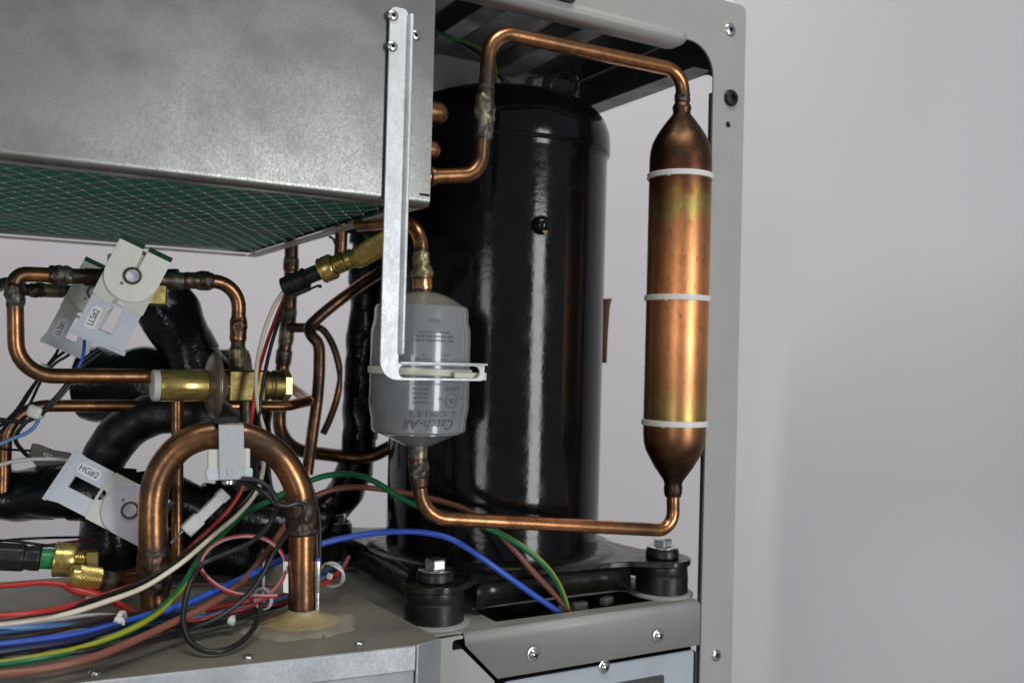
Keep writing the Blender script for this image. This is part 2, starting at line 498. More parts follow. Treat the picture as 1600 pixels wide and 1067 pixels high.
def drier_mat():
    m, nt, b, tc = newmat('grey_enamel')
    n1 = nz(nt, tc, 40, detail=5); sp = nt.nodes.new('ShaderNodeSeparateXYZ'); nt.links.new(tc.outputs['Object'], sp.inputs[0])
    col = ramp(nt, n1, [(.3, (.205, .215, .222)), (.7, (.235, .245, .25))])
    # colour turns olive yellow at the upper shoulder
    k = ramp(nt, mathn(nt, 'ADD', sp.outputs['Z'], mathn(nt, 'MULTIPLY', mathn(nt, 'SUBTRACT', n1, .5), .006)), [(.0885, 0), (.0925, .75)])
    col = mixc(nt, k, col, (.26, .235, .15))
    nt.links.new(col, b.inputs['Base Color'])
    b.inputs['Roughness'].default_value = .22; b.inputs['Coat Weight'].default_value = .6; b.inputs['Coat Roughness'].default_value = .06
    bump(nt, b, nz(nt, tc, 130, detail=2), .05, .0006)
    return m
ENAMEL = drier_mat()
def wall_mat():
    m, nt, b, tc = newmat('painted_wall')
    n = nz(nt, tc, 1.2, detail=3, stretch=(1, 1, .35)); n2 = nz(nt, tc, 60, detail=3)
    nt.links.new(ramp(nt, n, [(.3, (.60, .577, .586)), (.7, (.66, .638, .648))]), b.inputs['Base Color'])
    b.inputs['Roughness'].default_value = .45
    bump(nt, b, n2, .06, .002)
    return m
WALLM = wall_mat()
def filt_mat():
    m, nt, b, tc = newmat('green_filter_fibre')
    n = nz(nt, tc, 900, detail=4); n2 = nz(nt, tc, 50)
    nt.links.new(ramp(nt, n, [(.3, (.018, .20, .115)), (.7, (.05, .38, .235))]), b.inputs['Base Color'])
    b.inputs['Roughness'].default_value = .8
    bump(nt, b, n, .8, .002)
    return m
FILT = filt_mat()
WIREM = simple('grey_wire', (.34, .36, .33), (.48, .50, .46), rough=.4, metal=.6, scale=90)

# ------------------------------------------------------------------ setting
wc = F*1.75; wc.z = 0
mb = MB()
wn = Vector((F.x, F.y, 0)).normalized(); wr = Vector((wn.y, -wn.x, 0))
N = 150; NZ = 40
vs, fs = [], []
for i in range(N+1):
    u = -2.6+5.2*i/N
    off = .004*math.sin(u*7.0+.6)+.0012*math.sin(u*17+1.3)
    for j in range(NZ+1):
        z = -1.25+3.15*j/NZ
        a = .11*min(1, max(0, (.22-z)/.55))
        shade_bend = a*(1-math.exp(-max(0, u-.49)/.16)) if u > .49 else 0  # made-up bend that shapes a soft shadow band into the wall
        vs.append(wn*(1.75+off+shade_bend)+wr*u+Vector((0, 0, z)))
for i in range(N):
    for j in range(NZ): k = i*(NZ+1)+j; fs.append((k, k+NZ+1, k+NZ+2, k+1))
mb.add(vs, fs)
structure('back_wall', mb, WALLM, smooth=80)
mb = MB(); mb.add([(-4, -4, -1.25), (5, -4, -1.25), (5, 4, -1.25), (-4, 4, -1.25)], [(0, 1, 2, 3)])
structure('floor', mb, simple('grey_floor', (.22, .21, .20), (.27, .26, .25), rough=.6, scale=3))

X, Y, Z = Vector((1, 0, 0)), Vector((0, 1, 0)), Vector((0, 0, 1))
NY = -Y   # faces that look at the front
def frontplate(mb, poly, y, th, holes=()):
    return mb.prism(poly, (0, y, 0), X, Z, NY, th, holes)
def rivet(parent, p, n, r=.0034, mat=None, name='rivet'):
    mb = MB(); mb.lathe([(r, 0), (r, .0003), (r*.9, .0009), (r*.55, .0014), (r*.36, .0014), (r*.34, .0004)], p, n, 20)
    o = part(name, mb, mat or ZINC, parent)
    mb = MB(); mb.lathe([(r*.34, 0), (r*.34, .0006)], p, n, 10)
    q = part('rivet_hole', mb, DARKH, o)
    return o
def hexbolt(mb, p, n, r, h):
    return mb.lathe([(r, 0), (r, h*.85), (r*.88, h), (r*.3, h)], p, n, 6)
def screw(parent, p, n, r=.0042, name='screw'):
    mb = MB(); mb.lathe([(r*1.15, 0), (r*1.15, .0005), (r*.95, .0007), (r*.9, .0016), (r*.62, .0026), (r*.25, .003)], p, n, 20)
    o = part(name, mb, ZINC, parent)
    mb = MB()
    a = Vector((n.y, -n.x, 0)).normalized(); b_ = n.cross(a)
    q = Matrix.Rotation(.5, 3, n)
    for d in (q@a, q@b_):
        mt = Matrix((d, n, n.cross(d))).transposed()
        mb.box(Vector(p)+n*.0027, (r*.95, .0011, r*.22), mt)
    part('cross_slot', mb, DARKH, o)
    return o

# ------------------------------------------------------------------ coil housing (upper left)
BY = .513; BZ = .0882; BX0, BX1 = -.40, .2372; BB = .900; BT = .36
box = thing('coil_housing', 'large galvanised sheet metal box with green filter underneath, upper left', 'housing', (-.1, .7, BZ))
mb = MB(); pass
# the bottom lip is folded in with a round edge
for k in range(9):
    t = math.pi/2*k/8
lip = []
rl = .0035
rl = .0046; tk = .0012
ou = [(BY, BT), (BY, BZ+.014), (BY, BZ+rl+.0006)]+[(BY+rl-rl*math.cos(t), BZ+rl-rl*math.sin(t)) for t in [math.pi/2*k/10 for k in range(11)]]+[(BY+rl+.0006, BZ), (BY+.012, BZ)]
inn = [(BY+.012, BZ+tk), (BY+rl+.0006, BZ+tk)]+[(BY+rl-(rl-tk)*math.cos(t), BZ+rl-(rl-tk)*math.sin(t)) for t in [math.pi/2*k/10 for k in range(10, -1, -1)]]+[(BY+tk, BZ+rl+.0006), (BY+tk, BT)]
mb = MB(); mb.prism(ou+inn, (BX1, 0, 0), Y, Z, X, BX1-BX0)
part('front_panel', mb, GALV, box, smooth=40)
mb = MB()
mb.box(((BX1-.0006), (BY+BB)/2+.0008, (BZ+BT)/2+.003), (.0012, BB-BY-.003, BT-BZ-.006)); part('side_panel', mb, GALV, box)
mb = MB()
mb.box(((BX0+BX1)/2, BB-.0006, (BZ+BT)/2+.002), (BX1-BX0-.003, .0012, BT-BZ-.004)); part('rear_panel', mb, GALV, box)
mb = MB(); mb.box(((BX0+BX1)/2, (BY+BB)/2, BT+.0008), (BX1-BX0, BB-BY, .0012)); part('top_panel', mb, GALV, box)
CREAM = simple('pale_sealed_edge', (.42, .41, .36), (.55, .54, .48), rough=.5, scale=90)
mb = MB(); mb.box((BX1-.0055, (BY+BB)/2+.006, BZ+.0008), (.0095, BB-BY-.016, .0014)); part('flange', mb, CREAM, box, bevel=.0003)
mb = MB(); mb.box(((BX0+BX1)/2-.006, BB-.006, BZ+.0008), (BX1-BX0-.013, .0095, .0014)); part('flange', mb, CREAM, box, bevel=.0003)
mb = MB()
vs, fs = [], []
nx, ny = 150, 90
for j in range(ny+1):
    for i in range(nx+1):
        x = BX0+.01+(BX1-BX0-.016)*i/nx; y = BY+.005+(BB-BY-.014)*j/ny
        vs.append((x, y, BZ+.0065+.0012*noise.noise(Vector((x*130, y*130, 0)))))
for j in range(ny):
    for i in range(nx): a = j*(nx+1)+i; fs.append((a, a+nx+1, a+nx+2, a+1))
mb.add(vs, fs); o = part('filter_pad', mb, FILT, box, smooth=80); o['kind'] = 'stuff'
# expanded wire mesh: two families of zigzag strands
mb = MB()
cw, cl = .0137, .0256
nxx = int((BX1-BX0-.02)/cw*2); nyy = int((BB-BY-.02)/cl*2)
def node(i, j):
    x = BX0+.012+i*cw/2; y = BY+.006+j*cl/2
    return Vector((x+.0006*noise.noise(Vector((x*60, y*60, 3))), y, BZ+.0032+.0012*noise.noise(Vector((x*25, y*25, 9)))))
for j in range(nyy):
    for i in range(nxx):
        if (i+j) % 2: continue
        for di in (-1, 1):
            if not 0 <= i+di <= nxx: continue
            a, b = node(i, j), node(i+di, j+1)
            t = (b-a).normalized(); sdv = t.cross(Z).normalized()*.00022; up = Z*.00025
            vs = [a-sdv-up, a+sdv-up, a+sdv+up, a-sdv+up, b-sdv-up, b+sdv-up, b+sdv+up, b-sdv+up]
            mb.add(vs, [(0, 1, 5, 4), (1, 2, 6, 5), (2, 3, 7, 6), (3, 0, 4, 7), (0, 3, 2, 1), (4, 5, 6, 7)])
        c = node(i, j); mb.box(c, (.0007, .0022, .0008))
o = part('wire_mesh', mb, WIREM, box); o['kind'] = 'stuff'
rivet(box, PY(649, 56, BY), NY)
mb = MB(); mb.prism([(0, 0), (.0064, 0), (.0064, .0014), (0, .0014)], (BX1-.0068, BY-.0003, BZ+.0062), X, Z, NY, .001)
part('seam_slot', mb, DARKH, box)
# header stubs and return bends that come out of the housing's right side
def stub(px, py, r, ox, label):
    c = PX(px, py, BX1); c.y = .575; 
    c = ray(px, py)*(.605)
    a = Vector((BX1-.004, c.y, c.z)); b = Vector((c.x-r*.3, c.y, c.z))
    path = [a, a.lerp(b, .5), b]+[b+Vector((r*math.sin(t), 0, 0)) for t in (.3, .6, .9, 1.2, 1.5)]
    L = lens(path); e = L[2]
    mb = MB(); mb.sweep(path, lambda s: r if s <= e else max(r*math.sqrt(max(0, 1-((s-e)/r)**2)), r*.06), 18, ox=ox)
    return mb
ends = []
for px, py, rpx, ox, lab in ((688, 178, 18, .40, 'upper copper coil stub with solder ring beside the box edge'), (678, 235, 15, .22, 'lower reddish copper coil stub beside the box edge')):
    mb = stub(px, py, rpx*.605/1480, ox, lab)
    o = single('coil_stub', lab, 'pipe end', mb, COPPER, 'copper coil ends beside the housing', smooth=50)
    if px == 688:
        c = ray(px-5, py)*.605
        mb = MB(); mb.lathe([(.0076, 0), (.0082, .0006), (.0076, .0012)], Vector((c.x-.002, c.y, c.z)), X, 20, lump=.0004, ox=lambda h: .5); part('solder_ring', mb, COPPER, o)

# ------------------------------------------------------------------ bracket that carries the filter drier
KY = .5095
brk = thing('drier_bracket', 'bright galvanised L shaped bracket riveted to the box, slotted foot', 'bracket', Vector((.215, KY, -.017)))
kx0 = PY(601, 330, KY).x; kx1 = PY(629, 330, KY).x
ztop = PY(613, 10, KY).z; zc = PY(650, 568, KY).z; zb = PY(650, 594, KY).z; kxe = PY(757, 580, KY).x
sl0 = PY(623, 577, KY).x; sl1 = PY(750, 577, KY).x; szm = (zc+zb)/2+.0002; sh = .0038
mb = MB()
frontplate(mb, rpoly([(kx0, zb, .011), (kxe, zb, .003), (kxe, zc), (kx1, zc, .0012), (kx1, ztop, .003), (kx0, ztop, .004)], 8), KY, .0016,
           [rpoly([(sl0, szm-sh, sh*.98), (sl1, szm-sh, sh*.98), (sl1, szm+sh, sh*.98), (sl0, szm+sh, sh*.98)], 8)])
part('bracket_plate', mb, GALVB, brk, bevel=.0004)
mb = MB(); mb.prism([(0, 0), (.0026, 0), (.0026, ztop-zc-.006), (0, ztop-zc-.006)], (kx1+.0001, KY-.0042, zc+.003), X, Z, NY, -.0001)
mb = MB(); mb.box((kx1+.0012, KY-.0012, (ztop+zc)/2+.001), (.0024, .0052, ztop-zc-.008)); part('side_flange', mb, GALVB, brk, bevel=.0008)
mb = MB(); mb.box(((kx1+kxe)/2+.0012, KY+.0036, zc+.0002), (kxe-kx1+.0006, .0105, .0014)); part('shelf_flange', mb, GALVB, brk, bevel=.0005)
for px, py in ((614, 25), (613, 73)): rivet(brk, PY(px, py, KY), NY)
# second slot seen inside the arm: back plate with two holes
mb = MB()

# ------------------------------------------------------------------ filter drier
DC = PY(657, 560, .5495); DCX, DCY = DC.x, DC.y
def dz(py): return PY(657, py, .5495).z
dr = thing('filter_drier', 'grey enamelled filter drier canister with upside down printing, held by bracket', 'filter drier', Vector((DCX, DCY, dz(697))))
prof = [(.0078, dz(696)), (.0095, dz(695)), (.0150, dz(688)), (.0225, dz(679.5)), (.0252, dz(676.5)), (.0264, dz(676)), (.0264, dz(674.6)), (.0288, dz(674)), (.0297, dz(671)), (.0300, dz(662)), (.0303, dz(652)), (.0311, dz(643)), (.0316, dz(632)), (.0316, dz(525)), (.0313, dz(515)), (.0305, dz(507)), (.0299, dz(500)), (.0298, dz(486)), (.0293, dz(481)), (.0282, dz(478.3)),
        (.0268, dz(477.5)), (.0262, dz(477)), (.0215, dz(469)), (.0155, dz(461.5)), (.0105, dz(457.5)), (.0082, dz(456.5))]
mb = MB(); mb.lathe(prof, (DCX, DCY, 0), Z, 72); shell = part('canister', mb, ENAMEL, dr, smooth=26)
def dwrap(vs, fs, cx, cy, rot180=True, lift=.00012, mat=INK, name='printing'):
    """flat print wrapped onto the canister; cx = metres round the shell right of the middle, cy = height"""
    yaw0 = math.atan2(-DCX, -DCY)  # direction back to the photographer
    vdir = Vector((-DCX, -DCY, 0)).normalized(); rdir = Vector((-vdir.y, vdir.x, 0))
    out = []
    for u, v in vs:
        if rot180: u, v = -u, -v
        x = cx+u; z = cy+v
        r = .0316
        for (r0, z0), (r1, z1) in zip(prof, prof[1:]):
            if z0 <= z <= z1: r = r0+(r1-r0)*(z-z0)/max(z1-z0, 1e-6); break
        t = x/.0316
        out.append(Vector((DCX, DCY, z))+(vdir*math.cos(t)+rdir*math.sin(t))*(r+lift))
    return MB().add(out, fs)
def dtext(body, px, py, hpx, shear=0, squash=1.0, bold=0, mat=INKG):
    t = math.asin(max(-.98, min(.98, (px-658)/79.0)))
    vs, fs = text2d(body, hpx*.6/1480*1.42, shear, bold, squash)
    part('printing', dwrap(vs, fs, t*.0316, dz(py)), mat, dr)
dtext('Catch-All', 678, 657, 15, shear=.35, squash=1.03, bold=.00005)
dtext('C-083-S', 679, 641, 8.5, squash=1.18)
dtext('LISTED', 707.5, 604, 5.8, squash=1.08)
dtext('UL', 707, 622, 8)
dtext('C', 721.5, 619, 5); dtext('US', 690, 619, 5)
dtext('\u2193', 645.5, 641.5, 9); dtext('\u2193', 712, 641, 9)
for py, w, b in ((604.5, 22, 'MAX W.P. 500'), (611.5, 25, 'PSIG 650 R410'), (618, 28, 'LIQUID LINE'), (624.5, 25, 'FILTER-DRIER')):
    dtext(b, 659, py, 3.6, squash=.80)
dtext('20210', 678, 502.5, 5, squash=1.1)
dtext('REFRIGERANTS ALL FILTER', 679, 520, 3.2, squash=.9); dtext('MAX. WORKING PRES. 680 PSIG', 679, 526, 3.6, squash=.84, bold=.00003); dtext('MAX. WORKING PRES. 4.6 MPA', 679, 532.5, 3.6, squash=.86, bold=.00003)
dtext('P.H.', 663, 554, 3.6); dtext('SHELL', 695, 554, 3.8); dtext('M.W.P. 680', 662, 560, 3.6); dtext('TYPE', 694, 560, 3.6)
dtext('DESIGN PRESSURE TEST', 668, 597, 3.2, squash=.95)
ring = circ(0, 0, .0046, 26); rin = circ(0, 0, .0042, 26)
t = math.asin((707-658)/79)
part('printing', dwrap(ring+rin, [(i, (i+1) % 26, 26+(i+1) % 26, 26+i) for i in range(26)], t*.0316, dz(622), False), INKG, dr)
for nm, y0, y1, col in (('inlet_stub', 457, 425, .08), ('outlet_stub', 695, 724, .30)):
    mb = MB()
    a = Vector((DCX, DCY, dz(y0))); b = Vector((DCX, DCY, dz(y1)))
    mb.sweep(dens([a, b], .0012), .0061, 24, ox=(lambda s, c=col, L=(b-a).length: (.78 if s < .0016 else c) if c < .2 else (.84 if s < .008 else .55)))
    part(nm, mb, COPPER, dr)
def tie_ring(mb, c, ax, r, w, th=.0011, seg=64):
    mb.lathe([(r, -w/2), (r+th, -w/2+.0003), (r+th, w/2-.0003), (r, w/2), (r, -w/2)], c, ax, seg, closed=True)
tie = thing('cable_tie', 'cream cable tie strapping the grey canister to the slotted bracket', 'cable tie', Vector((DCX, DCY, szm-.004)), 'cable ties')
mb = MB(); tie_ring(mb, Vector((DCX, DCY, szm-.0006)), Z+X*.02, .0318, .0046); part('strap', mb, TIEM, tie)
c = P(579, 583, .60); mb = MB(); mb.box(c+Vector((0, -.006, -.0015)), (.004, .005, .0055)); part('tie_head', mb, TIEM, tie, bevel=.0008)
mb = MB(); mb.box(PY(735, 588, KY+.0042), (.022, .0012, .0048)); part('tie_tail', mb, TIEM, tie, bevel=.0004)

# ------------------------------------------------------------------ copper pipes
def cpipe(name, label, path, r, ox=.30, marks=(), joints=(), group='copper pipes', seg=20, cat='pipe', flat=1.0):
    """marks: (px,py,halfwidth_m,value) heat marks; joints: (px,py,len_m,extra_radius,ox,kind)"""
    ms = [(s_at(path, m[0], m[1]), m[2], m[3]) for m in marks]
    def oxf(s):
        v = ox+.10*math.sin(s*70+len(path))
        for c, w, val in ms:
            k = math.exp(-((s-c)/w)**2); v = v*(1-k)+val*k
        return v
    mb = MB(); mb.sweep(path, r, seg, ox=oxf, flat=flat)
    o = single(name, label, cat, mb, COPPER, group, smooth=60)
    for j in joints:
        px, py, L, ex, jox, kind = j
        c = s_at(path, px, py); sp = subpath(path, c-L/2, c+L/2, 18)
        jb = MB()
        if kind == 'bead':
            jb.sweep(sp, lambda s: r+.0001+ex*math.sin(math.pi*min(max(s/L, 0), 1))**.7, seg+8, ox=jox, lump=.0012, lfreq=330)
            part('braze_bead', jb, COPPER, o, smooth=70)
        else:
            jb.sweep(sp, lambda s: r+.0001+ex*min(1, 6*min(s, max(L-s, 0))/L+.12), seg+4, ox=(lambda s: jox+.12*math.sin(s*400)), lump=.0004, lfreq=250)
            part('coupling', jb, COPPER, o, smooth=60)
    return o
AX, AY = .449, .538
def az(py): return PY(1059, py, AY).z
# housing -> up -> over -> accumulator top
PYU = .541
path = fillet([PY(660, 277, PYU), PY(750, 274, PYU), PY(752, 100, PYU).lerp(PY(766, 48, PYU), 1.0), PY(1068, 112, AY), Vector((AX, AY, az(182)))], [.016, .018, .016])
cpipe('discharge_pipe', 'copper pipe looping from box over compressor to copper cylinder top', path, .0051, .30,
      marks=[(752, 120, .010, .70), (747, 160, .012, .84), (745, 195, .010, .86), (742, 245, .010, .62), (1062, 150, .006, .74), (690, 277, .01, .33), (900, 75, .03, .34), (1000, 105, .03, .18)],
      joints=[(745, 182, .030, .0016, .86, 'bead'), (747, 150, .016, .0004, .80, 'sleeve'), (675, 276, .004, .0012, .4, 'sleeve'), (1062, 152, .007, .0006, .72, 'bead')])
# drier bottom -> accumulator bottom
path = fillet([Vector((DCX, DCY, dz(715))), PY(659, 808, .5495), PY(1052, 829, AY), Vector((AX, AY, az(765)))], [.021, .018])
cpipe('liquid_pipe', 'orange copper pipe running low in front of compressor from canister to cylinder', path, .0047, .20,
      marks=[(655, 745, .010, .62), (658, 770, .006, .45), (720, 812, .012, .34), (880, 818, .02, .10), (1010, 822, .008, .46), (1057, 790, .006, .5)],
      joints=[(656, 728, .013, .0016, .80, 'bead'), (655, 745, .010, .0010, .58, 'sleeve')])
# drier top
path = fillet([P(560, 352, .640), P(657, 346, .600), Vector((DCX, DCY, dz(450)))], [.017])
cpipe('liquid_pipe', 'short bent copper pipe entering the canister top behind the bracket', path, .0045, .16,
      marks=[(657, 395, .004, .55), (657, 412, .007, .97), (657, 428, .005, 1.0), (640, 355, .01, .2)],
      joints=[(657, 412, .014, .0006, .97, 'bead'), (657, 427, .010, .0019, .99, 'bead'), (657, 441, .013, .0016, .12, 'sleeve'), (657, 435, .002, .0017, .75, 'sleeve')])

# ------------------------------------------------------------------ accumulator
ac = thing('accumulator', 'upright copper cylinder with tapered ends beside the grey post', 'accumulator', Vector((AX, AY, az(775))))
AR = .0226
prof = [(.0058, az(775)), (.0066, az(768)), (.0067, az(760)), (.0063, az(756)), (.0072, az(750)), (.0088, az(745)), (.0135, az(731)), (.0175, az(716)), (.0205, az(704)), (.0220, az(692)), (AR, az(678)), (AR, az(250)), (.0222, az(238)), (.0208, az(225)), (.0178, az(212)), (.0142, az(200)), (.0108, az(190)), (.0080, az(182)), (.0064, az(178)), (.0064, az(173)), (.0069, az(169)), (.0066, az(165)), (.0055, az(161))]
def dprof(pr, k=5):
    out = []
    for (r0, h0), (r1, h1) in zip(pr, pr[1:]):
        for q in range(k): out.append((r0+(r1-r0)*q/k, h0+(h1-h0)*q/k))
    return out+[pr[-1]]
mb = MB(); mb.lathe(prof, (AX, AY, 0), Z, 64); part('cylinder', mb, ACC, ac, smooth=30)
for py, lab in ((277, 'uppermost of three white cable ties around the copper cylinder'), (467, 'middle of three white cable ties around the copper cylinder'), (660, 'lowest of three white cable ties around the copper cylinder')):
    t = thing('cable_tie', lab, 'cable tie', Vector((AX, AY, az(py)-.002)), 'cable ties')
    mb = MB(); tie_ring(mb, Vector((AX, AY, az(py))), Z, AR+.0002, .0043, .0012); part('strap', mb, TIEW, t)
    mb = MB(); mb.box(Vector((AX-AR*.86, AY-AR*.62+.004, az(py)-.0004)), (.0022, .004, .0048)); part('tie_head', mb, TIEW, t, bevel=.0005)
mb = MB(); mb.box((.4702, AY+.010, (az(222)+az(714))/2), (.0062, .030, az(222)-az(714)))
single('foam_strip', 'black foam strip between the copper cylinder and the grey post', 'foam strip', mb, FOAM, bevel=.0012)

# ------------------------------------------------------------------ compressor
CXc, CYc = .3675, .660
def cz(py): return P(775, py, .752).z
cp = thing('compressor', 'tall glossy black hermetic compressor with lifting eye on bolted base', 'compressor', Vector((CXc, CYc, -.158)))
Rb, Rc = .0838, .0860
prof = [(.070, -.157), (Rb, -.157), (Rb, cz(256)), (Rb, cz(250)), (.0843, cz(246)), (.0854, cz(242.5)), (.0858, cz(241.2)), (Rc, cz(238)), (Rc, cz(225)), (.0856, cz(213)), (.0842, cz(202)), (.0815, cz(190)), (.0775, cz(180)), (.0715, cz(170)), (.062, cz(161)), (.050, cz(154.5)), (.036, cz(150)), (.020, cz(147.5)), (.0004, cz(146.5))]
mb = MB(); mb.lathe(prof, (CXc, CYc, 0), Z, 128); part('shell', mb, BLACKP, cp, smooth=32)
# weld skirt at the foot
mb = MB(); mb.lathe([(Rb+.003, -.1575), (Rb+.0015, -.1535), (Rb-.001, -.1515)], (CXc, CYc, 0), Z, 96, lump=.0007); part('weld_seam', mb, BASEP, cp, smooth=50)
# lifting eye
pl = Plate(880, 135, .745, turn=.15)
out = [(822, 160), (838, 152), (847, 135), (851, 122), (860, 113), (876, 109.5), (892, 111), (902, 117), (907, 127), (905, 140), (897, 152), (892, 164)]
hol = [(862, 138), (865, 125), (873, 118), (884, 117), (892, 122), (894, 132), (889, 143), (880, 150), (870, 150), (864, 146)]
mb = MB(); mb.prism([pl.uv(*q) for q in out], pl.o, pl.a, pl.b, pl.n, .006, [[pl.uv(*q) for q in hol]]); part('lifting_eye', mb, BLACKP, cp, bevel=.0016, seg=3)
# sight plug
d = P(845, 352, 1)
def oncomp(px, py, r):
    v = ray(px, py); a = v.x**2+v.y**2; b = -2*(v.x*CXc+v.y*CYc); c = CXc**2+CYc**2-r*r
    return v*((-b-math.sqrt(b*b-4*a*c))/(2*a))
p = oncomp(845, 352, Rb); nrm = Vector((p.x-CXc, p.y-CYc, 0)).normalized()
mb = MB(); mb.lathe([(.0070, -.002), (.0070, .0012), (.0066, .0020), (.0060, .0032), (.0045, .0052), (.0025, .0063), (.0003, .0066)], p, nrm, 28); o = part('threaded_plug', mb, BLACKP, cp, smooth=45)
mb = MB(); mb.box(p+nrm*.0046+Vector((.0016, 0, -.0046)), (.0034, .001, .0007)); mb.box(p+nrm*.0042+Vector((.0012, 0, -.0056)), (.0030, .001, .0006), Matrix.Rotation(.5, 3, 'Y')); part('paint_mark', mb, YMARK, o)
pl = Plate(947, 516, .765)
mb = MB(); mb.prism([pl.uv(*q) for q in ((930, 468), (956, 466), (953, 480), (950, 520), (948, 567), (930, 567))], pl.o, pl.a, pl.b, pl.n, .0008); part('tape_tab', mb, BROWNT, cp)
# base plate: rounded square with four lugs, skirt folded down
feet = [(.2725, .565), (.4625, .565), (.2725, .755), (.4625, .755)]
def lugpoly(rl, side, inset=0):
    out = []
    h = .095
    for qx, qy, a0 in ((1, -1, -math.pi/2), (1, 1, 0), (-1, 1, math.pi/2), (-1, -1, math.pi)):
        cx, cy = qx*h, qy*h
        for k in range(11):
            t = a0-.30+(math.pi/2+.6)*k/10
            out.append((cx+rl*math.cos(t), cy+rl*math.sin(t)))
        ex, ey = math.cos(a0+math.pi/2), math.sin(a0+math.pi/2)
        # concave side towards the next lug
        for f in (.78, .55, .3, 0, -.3, -.55, -.78):
            s_ = side+(.010*(abs(f)**3))
            nx_, ny_ = math.cos(a0+math.pi/2), math.sin(a0+math.pi/2)
            tx, ty = math.cos(a0), math.sin(a0)
            out.append((nx_*s_+tx*h*f*.86, ny_*s_+ty*h*f*.86))
    return out
lp = lugpoly(.0215, .094)
mb = MB(); mb.prism([(CXc+u, CYc+v) for u, v in lp], (0, 0, -.1478), X, Y, Z, .0042)
part('base_plate', mb, BASEP, cp, bevel=.0018, seg=3)
lp2 = lugpoly(.0160, .0915)
mb = MB()
n = len(lp2)
vs = [(CXc+u, CYc+v, -.150) for u, v in lp2]+[(CXc+u*1.015, CYc+v*1.015, -.1690) for u, v in lp2]
mb.add(vs, [(i, (i+1) % n, n+(i+1) % n, n+i) for i in range(n)])
# only the sides between the lugs keep a skirt
mb.f = [f for f in mb.f if not any(math.hypot(abs(mb.v[i].x-CXc)-.095, abs(mb.v[i].y-CYc)-.095) < .0225 for i in f)]
o = part('base_skirt', mb, BASEP, cp, smooth=70); sd = o.modifiers.new('sheet', 'SOLIDIFY'); sd.thickness = .003
# raised pressed centre
mb = MB(); mb.lathe([(.099, -.1480), (.0965, -.1462), (.090, -.1452), (.080, -.1450)], (CXc, CYc, 0), Z, 64); part('pressed_ring', mb, BASEP, cp, smooth=60)
# terminals on the dome
for px, py in ((772, 128), (786, 124), (793, 128)):
    q = P(px, py, .80)
    mb = MB(); mb.cyl(q-Z*.022, q+Z*.002, .0022); part('terminal_stud', mb, ZINC, cp)
q = P(838, 140, .80); mb = MB(); mb.lathe([(.012, -.02), (.012, .006), (.0105, .0075), (.004, .0078)], q, Z, 32); part('discharge_stub', mb, ZINC, cp)
labs = ['front rubber compressor mount nearest the galvanised tray', 'right rubber compressor mount beside the grey post', 'rear rubber compressor mount behind the blue cable']
for (fx, fy), lab in zip(feet[:3], labs):
    t = thing('rubber_mount', lab, 'rubber mount', Vector((fx, fy, -.1745)), 'compressor mounts')
    mb = MB(); mb.lathe([(.0185, -.1738), (.0198, -.1728), (.0198, -.1600), (.0194, -.1596), (.0194, -.1590), (.0196, -.1586), (.0192, -.1528), (.0150, -.1522)], (fx, fy, 0), Z, 40); part('lower_grommet', mb, RUBBER, t)
    mb = MB(); mb.lathe([(.0120, -.1476), (.0126, -.1470), (.0126, -.1432), (.0118, -.1412), (.004, -.1410)], (fx, fy, 0), Z, 32); part('upper_bush', mb, RUBBER, t)
    mb = MB(); mb.lathe([(.0112, -.1410), (.0114, -.1406), (.0114, -.1399), (.0108, -.1395), (.003, -.1395)], (fx, fy, 0), Z, 36); part('washer', mb, ZINC, t)
    mb = MB(); hexbolt(mb, (fx, fy, -.1394), Z, .0074, .0062); part('bolt_head', mb, STEEL, t, bevel=.0003)

# ------------------------------------------------------------------ cabinet frame (post, top rail, roof)
FY = .532
px0, px1 = .4736, .5044
ztr = .270; zlr = .2345
fr = thing('cabinet_frame', 'grey powder coated cabinet frame with rounded corner, post and top rail', 'cabinet frame', Vector((.493, FY, -.5)))
mb = MB()
frontplate(mb, rpoly([(px0, -.5), (px1, -.5), (px1, ztr, .006), (.12, ztr), (.12, zlr), (px0, zlr, .024)], 10), FY, .0016)
part('front_frame', mb, POWDER, fr, bevel=.0006)
mb = MB(); mb.box((px1-.0008, FY+.0120, (-.5+.228)/2), (.0016, .0205, .728)); part('post_return', mb, POWDER, fr, bevel=.0004)
mb = MB(); mb.box((px0+.0006, FY+.0034, (-.5+.20)/2), (.0010, .0036, .70)); part('post_fold', mb, POWDARK, fr)
# rolled lip under the top rail, stops short of the corner
mb = MB()
lx = .447
prof = [(FY-.0002, zlr+.0045)]+[(FY+.005-.0052*math.cos(t), zlr-.0002-.0052*math.sin(t)+.0012) for t in [math.pi/2*k/8 for k in range(9)]]+[(FY+.016, zlr-.0042)]
n = len(prof)
vs = [(.12, y, z) for y, z in prof]+[(lx-.006, y, z) for y, z in prof]+[(lx, y, z+.0012*(1 if k > 3 else 0)) for k, (y, z) in enumerate(prof)]
mb.add(vs, [(i, i+1, n+i+1, n+i) for i in range(n-1)]+[(n+i, n+i+1, 2*n+i+1, 2*n+i) for i in range(n-1)])
o = part('rolled_lip', mb, POWDER, fr, smooth=60); sd = o.modifiers.new('sheet', 'SOLIDIFY'); sd.thickness = .0012; sd.offset = -1
